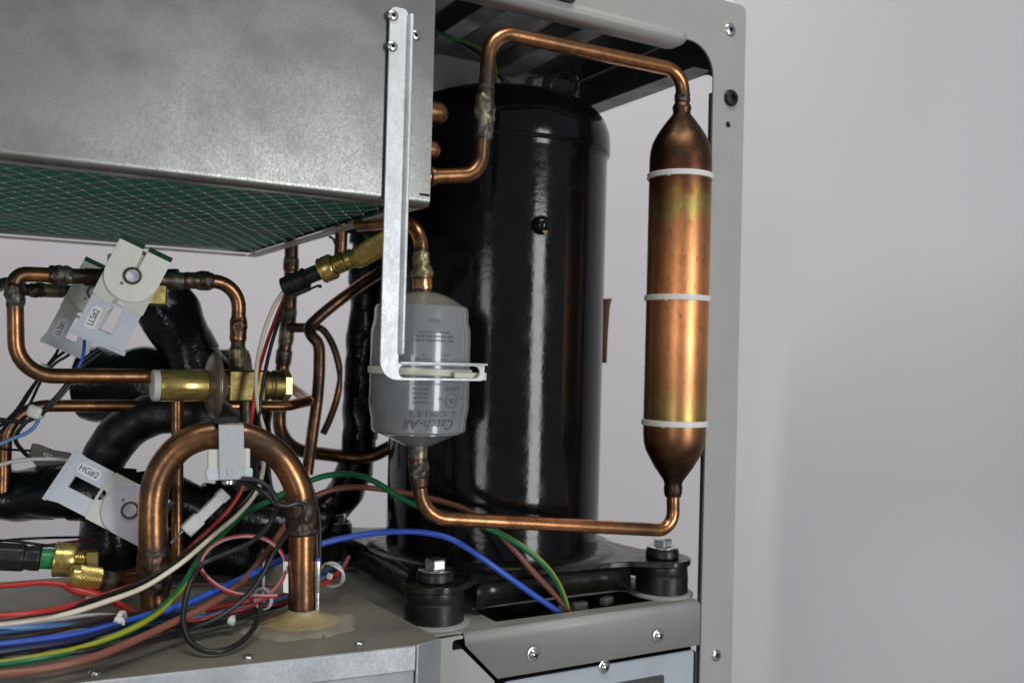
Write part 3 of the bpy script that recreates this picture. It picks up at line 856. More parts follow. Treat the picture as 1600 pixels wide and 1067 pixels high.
# roof panel, side rail with its own rounded opening, ribs
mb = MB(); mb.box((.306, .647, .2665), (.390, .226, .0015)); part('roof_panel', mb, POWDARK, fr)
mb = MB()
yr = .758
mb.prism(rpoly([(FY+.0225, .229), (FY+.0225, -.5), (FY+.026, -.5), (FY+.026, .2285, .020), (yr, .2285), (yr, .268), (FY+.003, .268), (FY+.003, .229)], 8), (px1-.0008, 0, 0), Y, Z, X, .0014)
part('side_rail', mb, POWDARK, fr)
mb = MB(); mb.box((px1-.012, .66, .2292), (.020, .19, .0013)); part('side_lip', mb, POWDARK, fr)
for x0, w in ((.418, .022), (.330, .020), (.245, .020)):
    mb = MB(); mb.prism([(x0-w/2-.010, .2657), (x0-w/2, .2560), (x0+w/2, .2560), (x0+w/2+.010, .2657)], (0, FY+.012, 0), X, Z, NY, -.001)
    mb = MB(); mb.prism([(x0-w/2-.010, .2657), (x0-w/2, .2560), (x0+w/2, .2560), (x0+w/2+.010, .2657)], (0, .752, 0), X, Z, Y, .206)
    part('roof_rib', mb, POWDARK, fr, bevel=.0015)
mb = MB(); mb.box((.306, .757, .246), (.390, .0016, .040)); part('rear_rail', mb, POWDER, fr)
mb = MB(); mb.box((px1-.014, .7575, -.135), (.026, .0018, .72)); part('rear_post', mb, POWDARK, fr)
mb = MB(); mb.box((.235, .7545, .165), (.22, .0016, .13)); part('rear_panel', mb, POWDARK, fr)  # added dark sheet, stands in for the shade left of the dome
rivet(fr, PY(1141, 47, FY), NY, .0052)
rivet(fr, PY(1119, 1023, FY), NY, .0046)
mb = MB(); mb.lathe([(.0062, 0), (.0064, .0012), (.0056, .0026), (.0028, .0030), (.0024, .0012)], PY(1141, 154, FY), NY, 24); o = part('rubber_plug', mb, RUBBER, fr)
mb = MB(); mb.lathe([(.0023, 0), (.0023, .0008)], PY(1141, 154, FY), NY, 14); part('plug_hole', mb, DARKH, o)
mb = MB(); mb.lathe([(.0022, 0), (.0022, .00025)], PY(1137.5, 195, FY), NY, 18, ); part('screw_hole', mb, DARKH, fr)
q = PY(1096, 849, FY+.008); mb = MB(); mb.lathe([(.0022, 0), (.0022, .004), (.0012, .006)], q+X*.004, -X, 12); part('screw_tip', mb, ZINC, fr)
mb = MB(); a = PY(833, 0, FY-.003); b = PY(899, 17, FY-.003)
mb.prism(rpoly([(a.x-.05, zlr+.004), (b.x, zlr+.004, .003), (b.x, ztr+.002), (a.x-.05, ztr+.002)]), (0, FY-.0006-.0024, 0), X, Z, NY, .0024)
single('foam_pad', 'black foam sealing pad stuck on the grey top rail', 'foam pad', mb, FOAM, bevel=.0006)
tb = thing('white_tag', 'small white tag with black stud standing on the frame corner', 'tag', PY(1125, 8, FY+.004))
mb = MB(); a = PY(1104, -14, FY+.006); b = PY(1145, 11, FY+.006)
mb.box(((a.x+b.x)/2, FY+.006, ztr+.010), (b.x-a.x, .0016, .02)); part('plate', mb, PAPER, tb)
mb = MB(); mb.lathe([(.0028, 0), (.0028, .002), (.001, .003)], PY(1127, 7, FY+.0052), NY, 14); part('stud', mb, RUBBER, tb)

# ------------------------------------------------------------------ base cabinet (shelf, rail, panel)
SZ = -.1745
bc = thing('base_cabinet', 'grey powder coated base shelf and rail carrying the black compressor', 'base cabinet', Vector((.36, FY, -.45)))
mb = MB()
ox0, ox1, oy0, oy1 = .3096, .442, .5475, .585
mb.prism([(.2320, FY+.0045), (.4730, FY+.0045), (.4730, .79), (.2320, .79)], (0, 0, SZ), X, Y, Z, .0016, [rpoly([(ox0, oy0, .002), (ox1, oy0, .002), (ox1, oy1, .006), (ox0, oy1, .006)], 4)])
part('shelf', mb, SHELFM, bc, bevel=.0005)
mb = MB()
rr = .005
BARE = simple('worn_paint', (.15, .15, .14), (.22, .22, .2), rough=.4)
prof = [(FY+.0048, SZ)]+[(FY+.0048-rr*math.sin(t), SZ-rr+rr*math.cos(t)) for t in [math.pi/2*k/8 for k in range(1, 9)]]
xl0, xl1 = .2787, .4722
zr = -.2062
n = len(prof)
vs = [(xl0, y, z) for y, z in prof]+[(xl1, y, z) for y, z in prof]
mb.add(vs, [(i, i+1, n+i+1, n+i) for i in range(n-1)])
# rail face, mitred at its left end
yb, zt = prof[-1]
mb.add([(xl0, yb, zt), (xl0+.0005, yb, -.1822), (.3030, yb, zr), (xl1, yb, zr), (xl1, yb, zt)], [(0, 1, 2, 3, 4)])
o = part('front_rail', mb, POWDER, bc, smooth=50); sd = o.modifiers.new('sheet', 'SOLIDIFY'); sd.thickness = .0014; sd.offset = -1
mb = MB()
frontplate(mb, rpoly([(.2325, SZ-.002, .004), (.2325, -.45), (.3010, -.45), (.3010, -.2076), (.2772, -.1842, .0012), (.2700, -.1842, .001), (.2700, -.1776, .0025), (.2775, -.1776, .001), (.2775, SZ-.001, .002)]), FY+.0004, .0016)
part('corner_post', mb, POWDER, bc, bevel=.0005)
mb = MB(); mb.box((.2675, FY+.0105, -.3135), (.068, .0016, .272)); part('gap_shade_sheet', mb, DARKH, bc)  # added near-black sheet, paints the shade behind notch and mitre gap
mb = MB(); mb.box((.362, .610, -.315), (.252, .002, .272)); part('inner_shade_panel', mb, DARKH, bc)  # added near-black sheet, stands in for shade seen through the shelf opening
mb = MB(); mb.box((.2365, .575, -.315), (.002, .066, .272)); mb.box((.4722, .575, -.315), (.0016, .066, .272)); part('inner_shade_side', mb, DARKH, bc)  # near-black sides, the cabinet's inner shade put into colour
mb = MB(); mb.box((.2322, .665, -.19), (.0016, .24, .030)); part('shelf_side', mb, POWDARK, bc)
for px, py in ((833, 1021), (1028, 992)):
    p = PY(px, py, FY-.0003)
    mb = MB(); mb.lathe([(.0054, 0), (.0054, .0003)], p, NY, 28); w = part('bare_spot', mb, BARE, bc)
    screw(bc, p+NY*.0003, NY, .0041)
for fx, fy in feet[:3]:
    mb = MB(); mb.lathe([(.0245, SZ-.0002), (.0245, SZ+.0010), (.0235, SZ+.0016), (.010, SZ+.0016)], (fx-.001, fy, 0), Z, 40); part('mount_boss', mb, POWDER, bc)
pn = thing('access_panel', 'blue grey access panel screwed on below the front rail', 'panel', Vector((.39, FY+.004, -.45)))
mb = MB(); frontplate(mb, rpoly([(.3085, -.45), (.4690, -.45), (.4690, -.2100, .003), (.3085, -.2100, .004)]), FY+.0024, .0015); part('panel_sheet', mb, PANELM, pn, bevel=.0005)
mb = MB(); a = PY(973, 1066, FY); b = PY(1041, 1054, FY)
mb.prism(rpoly([(.362, -.30), (b.x, -.30), (b.x, PY(1041, 1054, FY).z, .0025), (.362, PY(1041, 1054, FY).z)]), (0, FY+.0021, 0), X, Z, NY, .0003); part('name_plate', mb, WINM, pn)
screw(pn, PY(944, 1041, FY+.0022), NY, .0040)
mb = MB(); mb.box((.4712, FY+.006, -.33), (.0022, .0080, .236)); part('panel_edge', mb, POWDARK, pn)
# things seen down inside the shelf opening
for k, (px, py, m_) in enumerate(((905, 946, NYLONW), (948, 938, NYLONW), (880, 950, TIEM))):
    q = PZ(px, py, -.183); mb = MB(); mb.box(q, (.012, .006, .006), Matrix.Rotation(.4*k, 3, 'Z'))
    single('terminal_block', ['white terminal block inside the shelf opening under the cables', 'white terminal block at the right of the shelf opening', 'cream terminal block where the three cables go down'][k], 'terminal block', mb, m_, 'terminal blocks in the shelf opening', bevel=.0008)
mb = MB(); mb.box((.368, .575, -.235), (.20, .06, .004)); part('opening_shade_floor', mb, DARKH, bc)  # near-black floor paints the shade down in the opening

# ------------------------------------------------------------------ galvanised tray (lower left)
FL = PZ(0, 1081, -.1615); FR = PZ(650, 1008, -.1635); FC = PZ(689, 996, -.1635); BR_ = PZ(540, 918, -.1635)
FLx = FL+(FL-FR)*1.6; BRx = BR_+(BR_-FC)*.75; BLx = Vector((FLx.x, .735, 0))
def _plane(a, b, c):
    n = (b-a).cross(c-a).normalized(); return n if n.z > 0 else -n
TN = _plane(FL, FR, BR_)
def trayhit(px, py):
    r = ray(px, py); den = r.dot(TN)
    return FR.dot(TN)/den if den < -1e-6 else 99.0
BLx.z = FR.z+(-TN.x*(BLx.x-FR.x)-TN.y*(BLx.y-FR.y))/TN.z; BRx.z = FR.z+(-TN.x*(BRx.x-FR.x)-TN.y*(BRx.y-FR.y))/TN.z; FC.z = FR.z+(-TN.x*(FC.x-FR.x)-TN.y*(FC.y-FR.y))/TN.z
tr = thing('drain_tray', 'dusty galvanised tray with folded front edge, lower left under the cables', 'tray', Vector((0, .6, -.40)))
def slab(mb, top, th, drop=0.0, inset=0.0):
    c = sum(top, Vector())/len(top)
    tp = [p+(Vector((c.x-p.x, c.y-p.y, 0)).normalized()*inset)-Z*drop for p in top]
    n = len(tp)
    vs = tp+[p-Z*th for p in tp]
    fs = [tuple(range(n)), tuple(range(2*n-1, n-1, -1))]+[(i, n+i, n+(i+1) % n, (i+1) % n) for i in range(n)]
    return mb.add(vs, fs)
top = [FLx, FL, FR, FC, BRx, BLx]
mb = MB(); slab(mb, top, .0022); part('tray_top', mb, TRAYM, tr, bevel=.0012)
def strip(p, q, h, t, drop=0.0, up=.0004):
    d = (q-p).normalized(); nn = Vector((d.y, -d.x, 0)).normalized()
    mb = MB()
    vs = [p+nn*.0006+Z*up-Z*drop, q+nn*.0006+Z*up-Z*drop, q+nn*.0006-Z*(h+drop), p+nn*.0006-Z*(h+drop)]
    vs += [v-nn*t for v in vs]
    return mb.add(vs, [(0, 1, 2, 3), (7, 6, 5, 4), (0, 4, 5, 1), (1, 5, 6, 2), (2, 6, 7, 3), (3, 7, 4, 0)])
part('front_edge', strip(FLx, FR, .0140, .0016), TRAYF, tr, bevel=.0007)
part('corner_edge', strip(FR+(FC-FR)*.03, FC, .20, .0016), TRAYF, tr, bevel=.0007)
mb = MB(); slab(mb, top, .22, .012, .003); part('tray_body', mb, TRAYF, tr)
for px, py in ((388, 1027), (561, 1005), (148, 1052)):
    rivet(tr, P(px, py, trayhit(px, py))+Z*.0002, TN, .0032)

# ------------------------------------------------------------------ black insulated tubes
def tube_thing(name, label, path, r, mat, cat='insulated tube', lump=.0022, group='black insulated tubes', seams=True, seg=36, freq=45):
    mb = MB(); mb.sweep(path, r, seg, lump=lump, lfreq=freq)
    o = single(name, label, cat, mb, mat, group, smooth=70)
    return o
def wraps(o, path, r, every=.022, w=.015, seed=0):
    """turns of tape lying slightly proud, as separate parts"""
    L = lens(path)[-1]; s = .006; rnd = random.Random(seed); k = 0
    while s+w < L:
        sp = subpath(path, s, s+w*rnd.uniform(.8, 1.2), 8)
        mb = MB(); mb.sweep(sp, lambda q: r*1.012+.0004, 30, lump=.0030, lfreq=38, cap=True, twist=0)
        part('tape_wrap', mb, TAPE, o, smooth=70)
        s += every*rnd.uniform(.9, 1.3)
px_r = lambda n, d: n*d/FPX
pA = dens(spline([P(246, 432, .735), P(262, 478, .735), P(288, 530, .735), P(322, 590, .735), P(340, 640, .735)], 8), .004)
o = tube_thing('insulated_tube', 'black taped tube slanting down to the right behind the brass valve', pA, px_r(42, .735), TAPE, lump=.006, freq=38); wraps(o, pA, px_r(41, .735), seed=1)
pB = dens([P(136, 598, .755), P(250, 600, .755), P(380, 606, .755)], .004)
o = tube_thing('insulated_tube', 'thick black taped tube with square cut left end behind copper pipes', pB, px_r(57, .755), TAPE, lump=.004, freq=38); wraps(o, pB, px_r(56, .755), .03, .02, seed=2)
pC = dens(spline([P(150, 790, .665), P(157, 735, .665), P(178, 690, .665), P(215, 658, .665), P(262, 645, .665), P(330, 652, .665), P(362, 690, .67), P(372, 760, .675)], 10), .003)
o = tube_thing('insulation_hose', 'matt black foam hose arching up behind the large copper bend', pC, px_r(33, .665), HOSEM, lump=.0012, freq=90)
pD = dens(spline([P(-40, 770, .63), P(30, 773, .63), P(120, 770, .63), P(220, 776, .64), P(330, 795, .66), P(440, 815, .68)], 8), .004)
o = tube_thing('insulated_tube', 'thick horizontal black taped tube at the left edge under the hose', pD, px_r(40, .64), TAPE, lump=.005, freq=45); wraps(o, pD, px_r(39, .64), .026, .018, seed=3)
pE = dens([P(172, 790, .665), P(172, 905, .665)], .004)
o = tube_thing('insulated_tube', 'short upright black taped tube behind the lower brass fitting', pE, px_r(46, .665), TAPE, lump=.004, freq=45)
pF = dens([P(404, 640, .72), P(405, 760, .72), P(405, 905, .72)], .004)
o = tube_thing('insulated_tube', 'upright black taped tube behind the large copper bend and white wire', pF, px_r(20, .72), TAPE, lump=.0035, freq=60)
pG = dens(spline([P(225, 868, .70), P(310, 862, .70), P(400, 860, .70)], 8), .004)
o = tube_thing('insulated_tube', 'low black taped tube behind the red wire loop', pG, px_r(42, .70), TAPE, lump=.006, freq=50); wraps(o, pG, px_r(41, .70), .03, .02, seed=5)
pH = dens(spline([P(574, 330, .83), P(573, 470, .83), P(566, 590, .83), P(561, 690, .83), P(551, 745, .83), P(525, 790, .82), P(480, 835, .80)], 10), .004)
o = tube_thing('insulated_tube', 'tall glossy black taped tube behind the grey canister and bracket', pH, px_r(26, .83), TAPE, lump=.0035, freq=60); wraps(o, pH, px_r(26, .83), .03, .02, seed=6)
pI = dens(spline([P(420, 890, .78), P(470, 838, .78), P(520, 800, .80)], 8), .004)
o = tube_thing('insulated_tube', 'black taped tube elbow behind the rear compressor mount', pI, px_r(36, .79), TAPE, lump=.004, freq=60)

# ------------------------------------------------------------------ copper pipes, left group
YA = .640
pA = fillet([PY(240, 588, YA), PY(26, 587, YA), PY(23, 428, YA), PY(374, 441, YA), PY(371, 580, YA)], [.021, .0065, .017])
cpipe('loop_pipe', 'copper pipe loop from brass valve round the left and through both coils', pA, .0047, .46,
      marks=[(70, 429, .008, .20), (95, 430, .008, .80), (110, 431, .006, .62), (24, 462, .008, .72), (24, 500, .012, .38), (23, 455, .006, .72), (310, 440, .010, .74), (290, 439, .006, .70), (345, 455, .008, .40), (370, 500, .007, .60), (370, 520, .006, .34), (371, 555, .012, .95), (150, 588, .03, .36), (30, 560, .02, .40), (200, 435, .03, .62)],
      joints=[(97, 430, .013, .0014, .80, 'bead'), (315, 440, .012, .0015, .76, 'bead'), (302, 440, .014, .0007, .72, 'sleeve'), (370, 512, .012, .0009, .50, 'bead'), (371, 527, .009, .0007, .40, 'sleeve'), (371, 558, .015, .0010, .97, 'sleeve'), (24, 462, .015, .0006, .74, 'bead')])
pbr = dens([PY(132, 433, YA), PY(285, 439, YA)], .003)
bb = thing('brass_tube_body', 'dark brass valve body on the copper pipe behind the white coils', 'valve body', PY(200, 450, YA))
mb = MB(); mb.sweep(pbr, .0056, 24, ox=.66); part('tube', mb, COPPER, bb)
c = PY(238, 452, YA+.004); mb = MB(); mb.box(c, (.016, .016, .021)); part('body_block', mb, BRASSD, bb, bevel=.0012)
c = PY(172, 410, YA+.003); mb = MB(); mb.box(c, (.0022, .010, .010)); part('body_fin', mb, PLAST, bb)
pB2 = fillet([P(-12, 450, .60), P(8, 443, .62), P(26, 441, .64), PY(36, 453, .72), PY(215, 457, .72)], [.006, .006, .008])
cpipe('loop_pipe', 'second dark copper pipe passing behind the first white coil', pB2, .0041, .58,
      marks=[(60, 453, .006, .74), (75, 453, .006, .9), (0, 446, .01, .6)], joints=[(60, 453, .010, .0009, .72, 'bead'), (85, 454, .014, .0006, .95, 'sleeve')])
pC2 = fillet([PY(6, 770, .70), PY(10, 634, .70), PY(450, 634, .70), PY(483, 626, .71), PY(440, 594, .86)], [.024, .02, .004])
cpipe('loop_pipe', 'long copper pipe running under the brass valve and turning down at left', pC2, .0041, .40,
      marks=[(110, 636, .03, .28), (10, 700, .02, .50), (440, 634, .03, .22), (452, 605, .03, .62)])
pF2 = dens([P(277, 615, .625), P(277, 875, .625)], .004)
cpipe('drop_pipe', 'upright copper pipe behind the large bend left of the clamp', pF2, .0039, .42, marks=[(277, 700, .02, .56), (277, 840, .02, .28)])
pV = dens([PY(384, 612, .632), PY(385, 700, .632)], .004)
cpipe('drop_pipe', 'short brassy tube stub coming down from the brass valve', pV, .0042, .94)
pD2 = fillet([P(456, 375, .82), P(453, 480, .82), P(437, 610, .82), P(436, 700, .82), P(560, 716, .82), P(585, 711, .82), P(625, 690, .82)], [.08, .08, .026, .02, .03])
cpipe('riser_pipe', 'dark brown upright copper pipe behind the black sensor plug', pD2, .0058, .60,
      marks=[(447, 505, .008, .76), (446, 530, .008, .98), (445, 545, .008, .30), (442, 560, .012, .72), (440, 590, .01, .44), (455, 400, .01, .72), (555, 714, .04, .52), (455, 380, .01, .5)],
      joints=[(448, 503, .024, .0007, .74, 'sleeve'), (446, 526, .014, .0006, .98, 'sleeve'), (442, 556, .014, .0009, .76, 'sleeve'), (454, 415, .012, .0008, .74, 'sleeve')])
mb = MB(); mb.sweep([P(446, 512, .82), P(490, 512, .80)], .0042, 16, ox=.68); single('connector_stub', 'short dark copper stub joining the upright pipe to the bent tubes', 'pipe', mb, COPPER, 'copper pipes')
pE1 = dens(spline([P(640, 398, .80), P(590, 428, .79), P(535, 466, .775), P(497, 497, .765), P(484, 512, .76), P(487, 524, .757), P(497, 537, .757), P(499, 570, .755), P(496, 620, .755), P(488, 680, .755), P(480, 740, .755)], 10), .003)
cpipe('bent_tube', 'long brown copper tube coming down diagonally then bending straight down', pE1, .0047, .52, marks=[(484, 515, .006, .78), (492, 660, .02, .42), (496, 600, .02, .5)])
pE2 = dens(spline([P(488, 508, .775), P(504, 515, .775), P(517, 533, .775), P(527, 560, .775), P(531, 588, .775), P(527, 620, .775), P(516, 653, .775), P(505, 677, .775)], 8), .003)
cpipe('bent_tube', 'thin pinched copper tail hanging free behind the bent tubes', pE2, (lambda s: .0036-.0010*math.exp(-((s-.052)/.006)**2)), .58, marks=[(526, 610, .008, .24), (508, 670, .012, .74)], flat=.8)
mb = MB(); mb.sweep(dens([P(534, 350, .70), P(532, 400, .70)], .004), .0046, 18, ox=.62); o = single('capped_stub', 'short dark copper stub above the brass pressure sensor', 'pipe', mb, COPPER, 'copper pipes')
mb = MB(); mb.sweep(spline([P(515, 370, .694), P(521, 374, .690), P(524, 382, .691)], 5), .0009, 8); part('tie_tail', mb, PLAST, o)

# large bend in front
dL, dR = .548, .573
def ubd(px): return dL+(dR-dL)*(px-240)/232
ub = [(244, 990), (243, 950), (241, 880), (239, 820), (240, 780), (246, 750), (260, 722), (283, 697), (312, 683), (345, 678), (378, 681), (408, 692), (434, 710), (453, 735), (466, 765), (471, 800), (472, 850), (472, 900), (472, 972)]
pU = dens(spline([P(x, y, ubd(x)) for x, y in ub], 8), .003)
cpipe('bend_pipe', 'large brown copper U bend standing in front with one sealed foot', pU, .00825, .43,
      marks=[(243, 880, .016, .70), (242, 905, .012, .62), (244, 950, .012, .46), (448, 722, .014, .20), (458, 755, .010, .30), (471, 800, .008, .80), (471, 822, .006, .74), (472, 850, .014, .28), (472, 900, .010, .36), (472, 940, .012, .50), (472, 965, .004, .88), (300, 690, .03, .36), (415, 700, .016, .54)],
      joints=[(242, 890, .026, .0012, .70, 'bead'), (471, 806, .022, .0013, .78, 'bead'), (472, 822, .008, .0009, .74, 'sleeve')], seg=36)
c = P(472, 972, trayhit(472, 972))
mb = MB(); mb.lathe([(.0255, -.002), (.0243, .0004), (.0222, .0014), (.0185, .0024), (.0140, .0037), (.0108, .0056), (.0090, .0074), (.0086, .0080)], c, TN, 56, lump=.0022)
sm = single('sealant_collar', 'tan sealant mound around the foot of the copper bend', 'sealant', mb, SEAL, smooth=80)
n_ = 64; vs = [c+Vector((-.003, -.006, 0))]; fs = []
ta = (X-TN*X.dot(TN)).normalized(); tb_ = TN.cross(ta)
for q in (.6, .93, 1.0):
    for i in range(n_):
        t = 2*math.pi*i/n_; r_ = .033+.007*noise.noise(Vector((math.cos(t)*1.7, math.sin(t)*1.7, 2)))+.0035*noise.noise(Vector((math.cos(t)*5, math.sin(t)*5, 7)))
        vs.append(vs[0]+ta*(r_*q*math.cos(t)*1.05)+tb_*(r_*q*math.sin(t)*.85)+TN*(.0009 if q < 1 else -.0004))
fs = [(0, 1+i, 1+(i+1) % n_) for i in range(n_)]+[(1+k*n_+i, 1+(k+1)*n_+i, 1+(k+1)*n_+(i+1) % n_, 1+k*n_+(i+1) % n_) for k in range(2) for i in range(n_)]
mb = MB(); mb.add([v+TN*.0004 for v in vs], fs); part('smear', mb, SEALF, sm, smooth=80)
for k, (px, py) in enumerate(((485, 984), (506, 993), (463, 981))):
    mb = MB(); mb.lathe([(.0005, -.0006), (.0007, .0002), (.0003, .0005)], P(px, py, trayhit(px, py)-.004), TN, 7, lump=.0004); part('grit', mb, DARKH, sm)

# ------------------------------------------------------------------ brass expansion valve
YV = .632
vt = thing('brass_valve', 'brass valve with round steel diaphragm head and white end cap', 'valve', PY(340, 628, YV))
def vx(px): return PY(px, 602, YV)
def vlathe(name, segs, mat, seg=40, **k):
    o0 = vx(240); ax = (vx(450)-vx(240)).normalized()
    mb = MB(); mb.lathe([(r, (vx(p)-o0).dot(ax)) for p, r in segs], o0, ax, seg); return part(name, mb, mat, vt, **k)
vlathe('end_cap', [(237, .0090), (238, .0099), (248.5, .0101)], NYLON, bevel=.0006)
vlathe('power_cylinder', [(249, .0099), (250, .0102), (316, .0104), (318, .0100), (324, .0100)], BRASS)
vlathe('diaphragm_head', [(321, .0098), (323, .0125), (326.5, .0170), (329, .0196), (331.5, .0210), (333.5, .0216), (336, .0217), (338, .0213), (339.5, .0205), (341, .0185), (345, .0130), (352, .0098)], HEADM, 56)
o0 = vx(240); ax = (vx(450)-vx(240)).normalized()
mid = (vx(352)+vx(410))/2
mt = Matrix((ax, ax.cross(Z).normalized(), ax.cross(ax.cross(Z)).normalized())).transposed()
mb = MB(); mb.box(mid, ((vx(410)-vx(352)).length, .0195, .0205), mt); bo = part('valve_body', mb, BRASSD, vt, bevel=.0012)
p = PY(372, 603, YV-.0098); mb = MB(); mb.lathe([(.0019, -.0004), (.0019, .0004), (.0014, .0004), (.0013, -.0006)], p, NY, 16); part('body_dimple', mb, BRASSD, bo)
mb = MB(); mb.box(PY(372, 603, YV-.0100)+Z*-.0002, (.020, .0004, .0004)); part('casting_line', mb, BRASSD, bo)
vlathe('body_collar', [(409, .0098), (412, .0102), (418, .0102), (420, .0094), (424, .0094), (426, .0101), (440, .0101), (441, .0085)], BRASSD)
vlathe('hex_nut', [(440, .0106), (441, .0111), (450, .0111), (451.5, .0102)], BRASS, 6)

# ------------------------------------------------------------------ clip-on solenoid coils with white plugs
def inked(body, pl, px, py, size, ang, parent, lift, mat=INK, squash=1.0):
    vs, fs = text2d(body, size, squash=squash)
    ca, sa = math.cos(ang), math.sin(ang)
    o = pl.pt(px, py)
    mb = MB().add([o+pl.a*(u*ca-v*sa)+pl.b*(u*sa+v*ca)+pl.n*lift for u, v in vs], fs)
    return part('lettering', mb, mat, parent)
def coil(label, px, py, d, sc, ang, text, metal, back=False, turn=0.0, tsize=1.0):
    """ang: direction from the pin towards the plug, in the picture plane (0 = down, + = towards the left)"""
    t = thing('solenoid_coil', label, 'solenoid coil', P(px, py, d)-Z*.03, 'clip on solenoid coils')
    pl = Plate(px, py, d, turn=turn)
    k = sc*d/FPX
    ca, sa = math.cos(ang), math.sin(ang)
    dn = -pl.b*ca-pl.a*sa      # along the coil, towards the plug
    rt = pl.a*ca-pl.b*sa       # across, to the right
    n = pl.n
    def pr(poly, lift, th, holes=()):
        mb = MB(); mb.prism([(u*k, v*k) for u, v in poly], pl.o+n*lift, rt, -dn, n, th, [[(u*k, v*k) for u, v in h] for h in holes]); return mb
    # steel yoke plate: round at the plug side, slit to the pin, ends folded back
    arc = [(41*math.cos(a_), 41*math.sin(a_)) for a_ in [math.pi+math.pi*q/18 for q in range(19)]]
    out = [(-41, 44)]+arc+[(41, 44), (3.0, 44), (2.4, 12), (-2.4, 12), (-3.0, 44)]
    part('yoke_plate', pr(out[:], .0068, .0014), metal, t, bevel=.0007, seg=3)
    for x0, x1 in ((-41, -3.5), (3.5, 41)):
        mb = MB(); mb.prism([(x0*k, 0), (x1*k, 0), (x1*k, -.0135), (x0*k, -.0135)], pl.o-dn*(44*k)+n*.0062, rt, n, -dn, .0012); part('folded_end', mb, metal, t, bevel=.0003)
        # the folded corner catches the light differently
    for x0, x1 in ((-41, -3.5), (3.5, 41)):
        o_ = pl.o-dn*(44*k)+n*.0062
        mb = MB(); q0 = o_+rt*(x0*k); q1 = o_+rt*(x1*k); up_ = (-dn*.0030-n*.0032)
        mb.add([q0, q1, q1+up_, q0+up_, q0-n*.001, q1-n*.001, q1+up_-n*.001, q0+up_-n*.001], [(0, 1, 2, 3), (7, 6, 5, 4), (0, 4, 5, 1), (1, 5, 6, 2), (2, 6, 7, 3), (3, 7, 4, 0)]); part('fold_edge', mb, STEEL, t)
    part('rear_plate', pr([(-40, 43), (-40, -20), (40, -20), (40, 43)], -.0078, .0012), metal, t)
    mb = MB(); mb.lathe([(13.5*k, 0), (13.5*k, .0022), (12.2*k, .0026), (12.0*k, .0010), (0.5*k, .0010)], pl.o+n*.0062, n, 28); pn_ = part('pin_ring', mb, DISCM, t)
    mb = MB(); mb.lathe([(10.6*k, .001), (10.6*k, .0026), (9.6*k, .0032), (.3*k, .0030)], pl.o+n*.0062, n, 28); part('pin', mb, STEEL, t)
    q = pl.o+dn*(17*k)-rt*(9*k); mb = MB(); mb.lathe([(2.2*k, .006), (2.2*k, .0076)], q, n, 10); part('clip_tab', mb, DISCM, t)
    # moulded coil body with a keyhole notch
    body = rpoly([(-40, 36, 4), (-40, -48, 2), (-26, -53, 2), (-9, -53, 1), (-9, -43, 7), (7, -43, 7), (7, -53, 1), (24, -53, 2), (40, -50, 2), (40, 36, 4)], 4)
    part('coil_body', pr(body, .0048, .0112), NYLON, t, bevel=.0008)
    # translucent plug housing, forked round a window
    plug = rpoly([(-39, -50, 1), (-39, -96, 3), (-43, -118, 2), (43, -118, 2), (38, -96, 3), (38, -50, 1)], 3)
    hole = [(-8, -54), (-8, -96), (11, -96), (11, -54)]
    part('plug_housing', pr(plug, .0044, .0095, [hole]), NYLONB, t, bevel=.0007)
    part('plug_rib', pr([(-43, -112), (-43, -118), (43, -118), (43, -112)], .0052, .0008), NYLONB, t)
    lab = rpoly([(-30.5, -64, 6), (-30.5, -101, 6), (-14, -101, 6), (-14, -64, 6)], 6)
    pb = part('paper_label', pr(lab, .00462, .00015), PAPER, t)
    vs, fs = text2d(text, 13.5*k*tsize, bold=.00002, squash=.78 if len(text) > 4 else .9)
    lo = pl.o+rt*(-22.2*k)+dn*(82.5*k)+n*.00475
    mb = MB().add([lo-dn*u+(-rt)*(-v) *-1*-1 if False else lo-dn*u-rt*v for u, v in vs], fs); part('lettering', mb, INK, pb)
    return t, (lambda u, v, lift=.001: pl.o+rt*(u*k)+dn*(v*k)+n*lift)
cB, pB_ = coil('rear solenoid coil on second pipe, its label reading LLS#1', 148, 457, .640, .86, rad(27), 'LLS#1', YZINC)
cA, pA_ = coil('front solenoid coil on top copper pipe, its label reading LLS#2', 207, 431, .572, 1.0, rad(27), 'LLS#2', YZINC)
# third coil lies on the thick tube; its plug points up to the left
def coil2(label, px, py, d, sc, ang, text):
    return coil(label, px, py, d, sc, ang, text, VZINC)
cC, pC_ = coil('solenoid coil with violet steel disc, its label reading HG#2', 203, 797, .578, 1.0, rad(118), 'HG#2', VZINC)
# fourth one, mostly hidden: only its folded brown plug shows
t4 = thing('plug_housing', 'brownish plug housing behind the HG#2 plug near the left edge', 'plug', P(75, 715, .635), None)
pl = Plate(80, 705, .635)
GREYPL = simple('smoky_plastic', (.17, .145, .12), (.21, .18, .15), rough=.35, scale=60, sss=.1)
mb = MB(); mb.prism([pl.uv(*q) for q in ((50, 692), (62, 694), (85, 703), (112, 707), (112, 738), (62, 735), (44, 712))], pl.o, pl.a, pl.b, pl.n, .007); o = part('housing_shell', mb, GREYPL, t4, bevel=.001)
mb = MB(); mb.prism([pl.uv(*q) for q in rpoly([(68, 706, 2.5), (82, 709, 2.5), (82, 715, 2.5), (68, 712, 2.5)], 4)], pl.o+pl.n*.0002, pl.a, pl.b, pl.n, .0003); o = part('paper_label', mb, PAPER, t4)
inked('HG', pl, 78, 711, .0040, -.15, o, .0004)

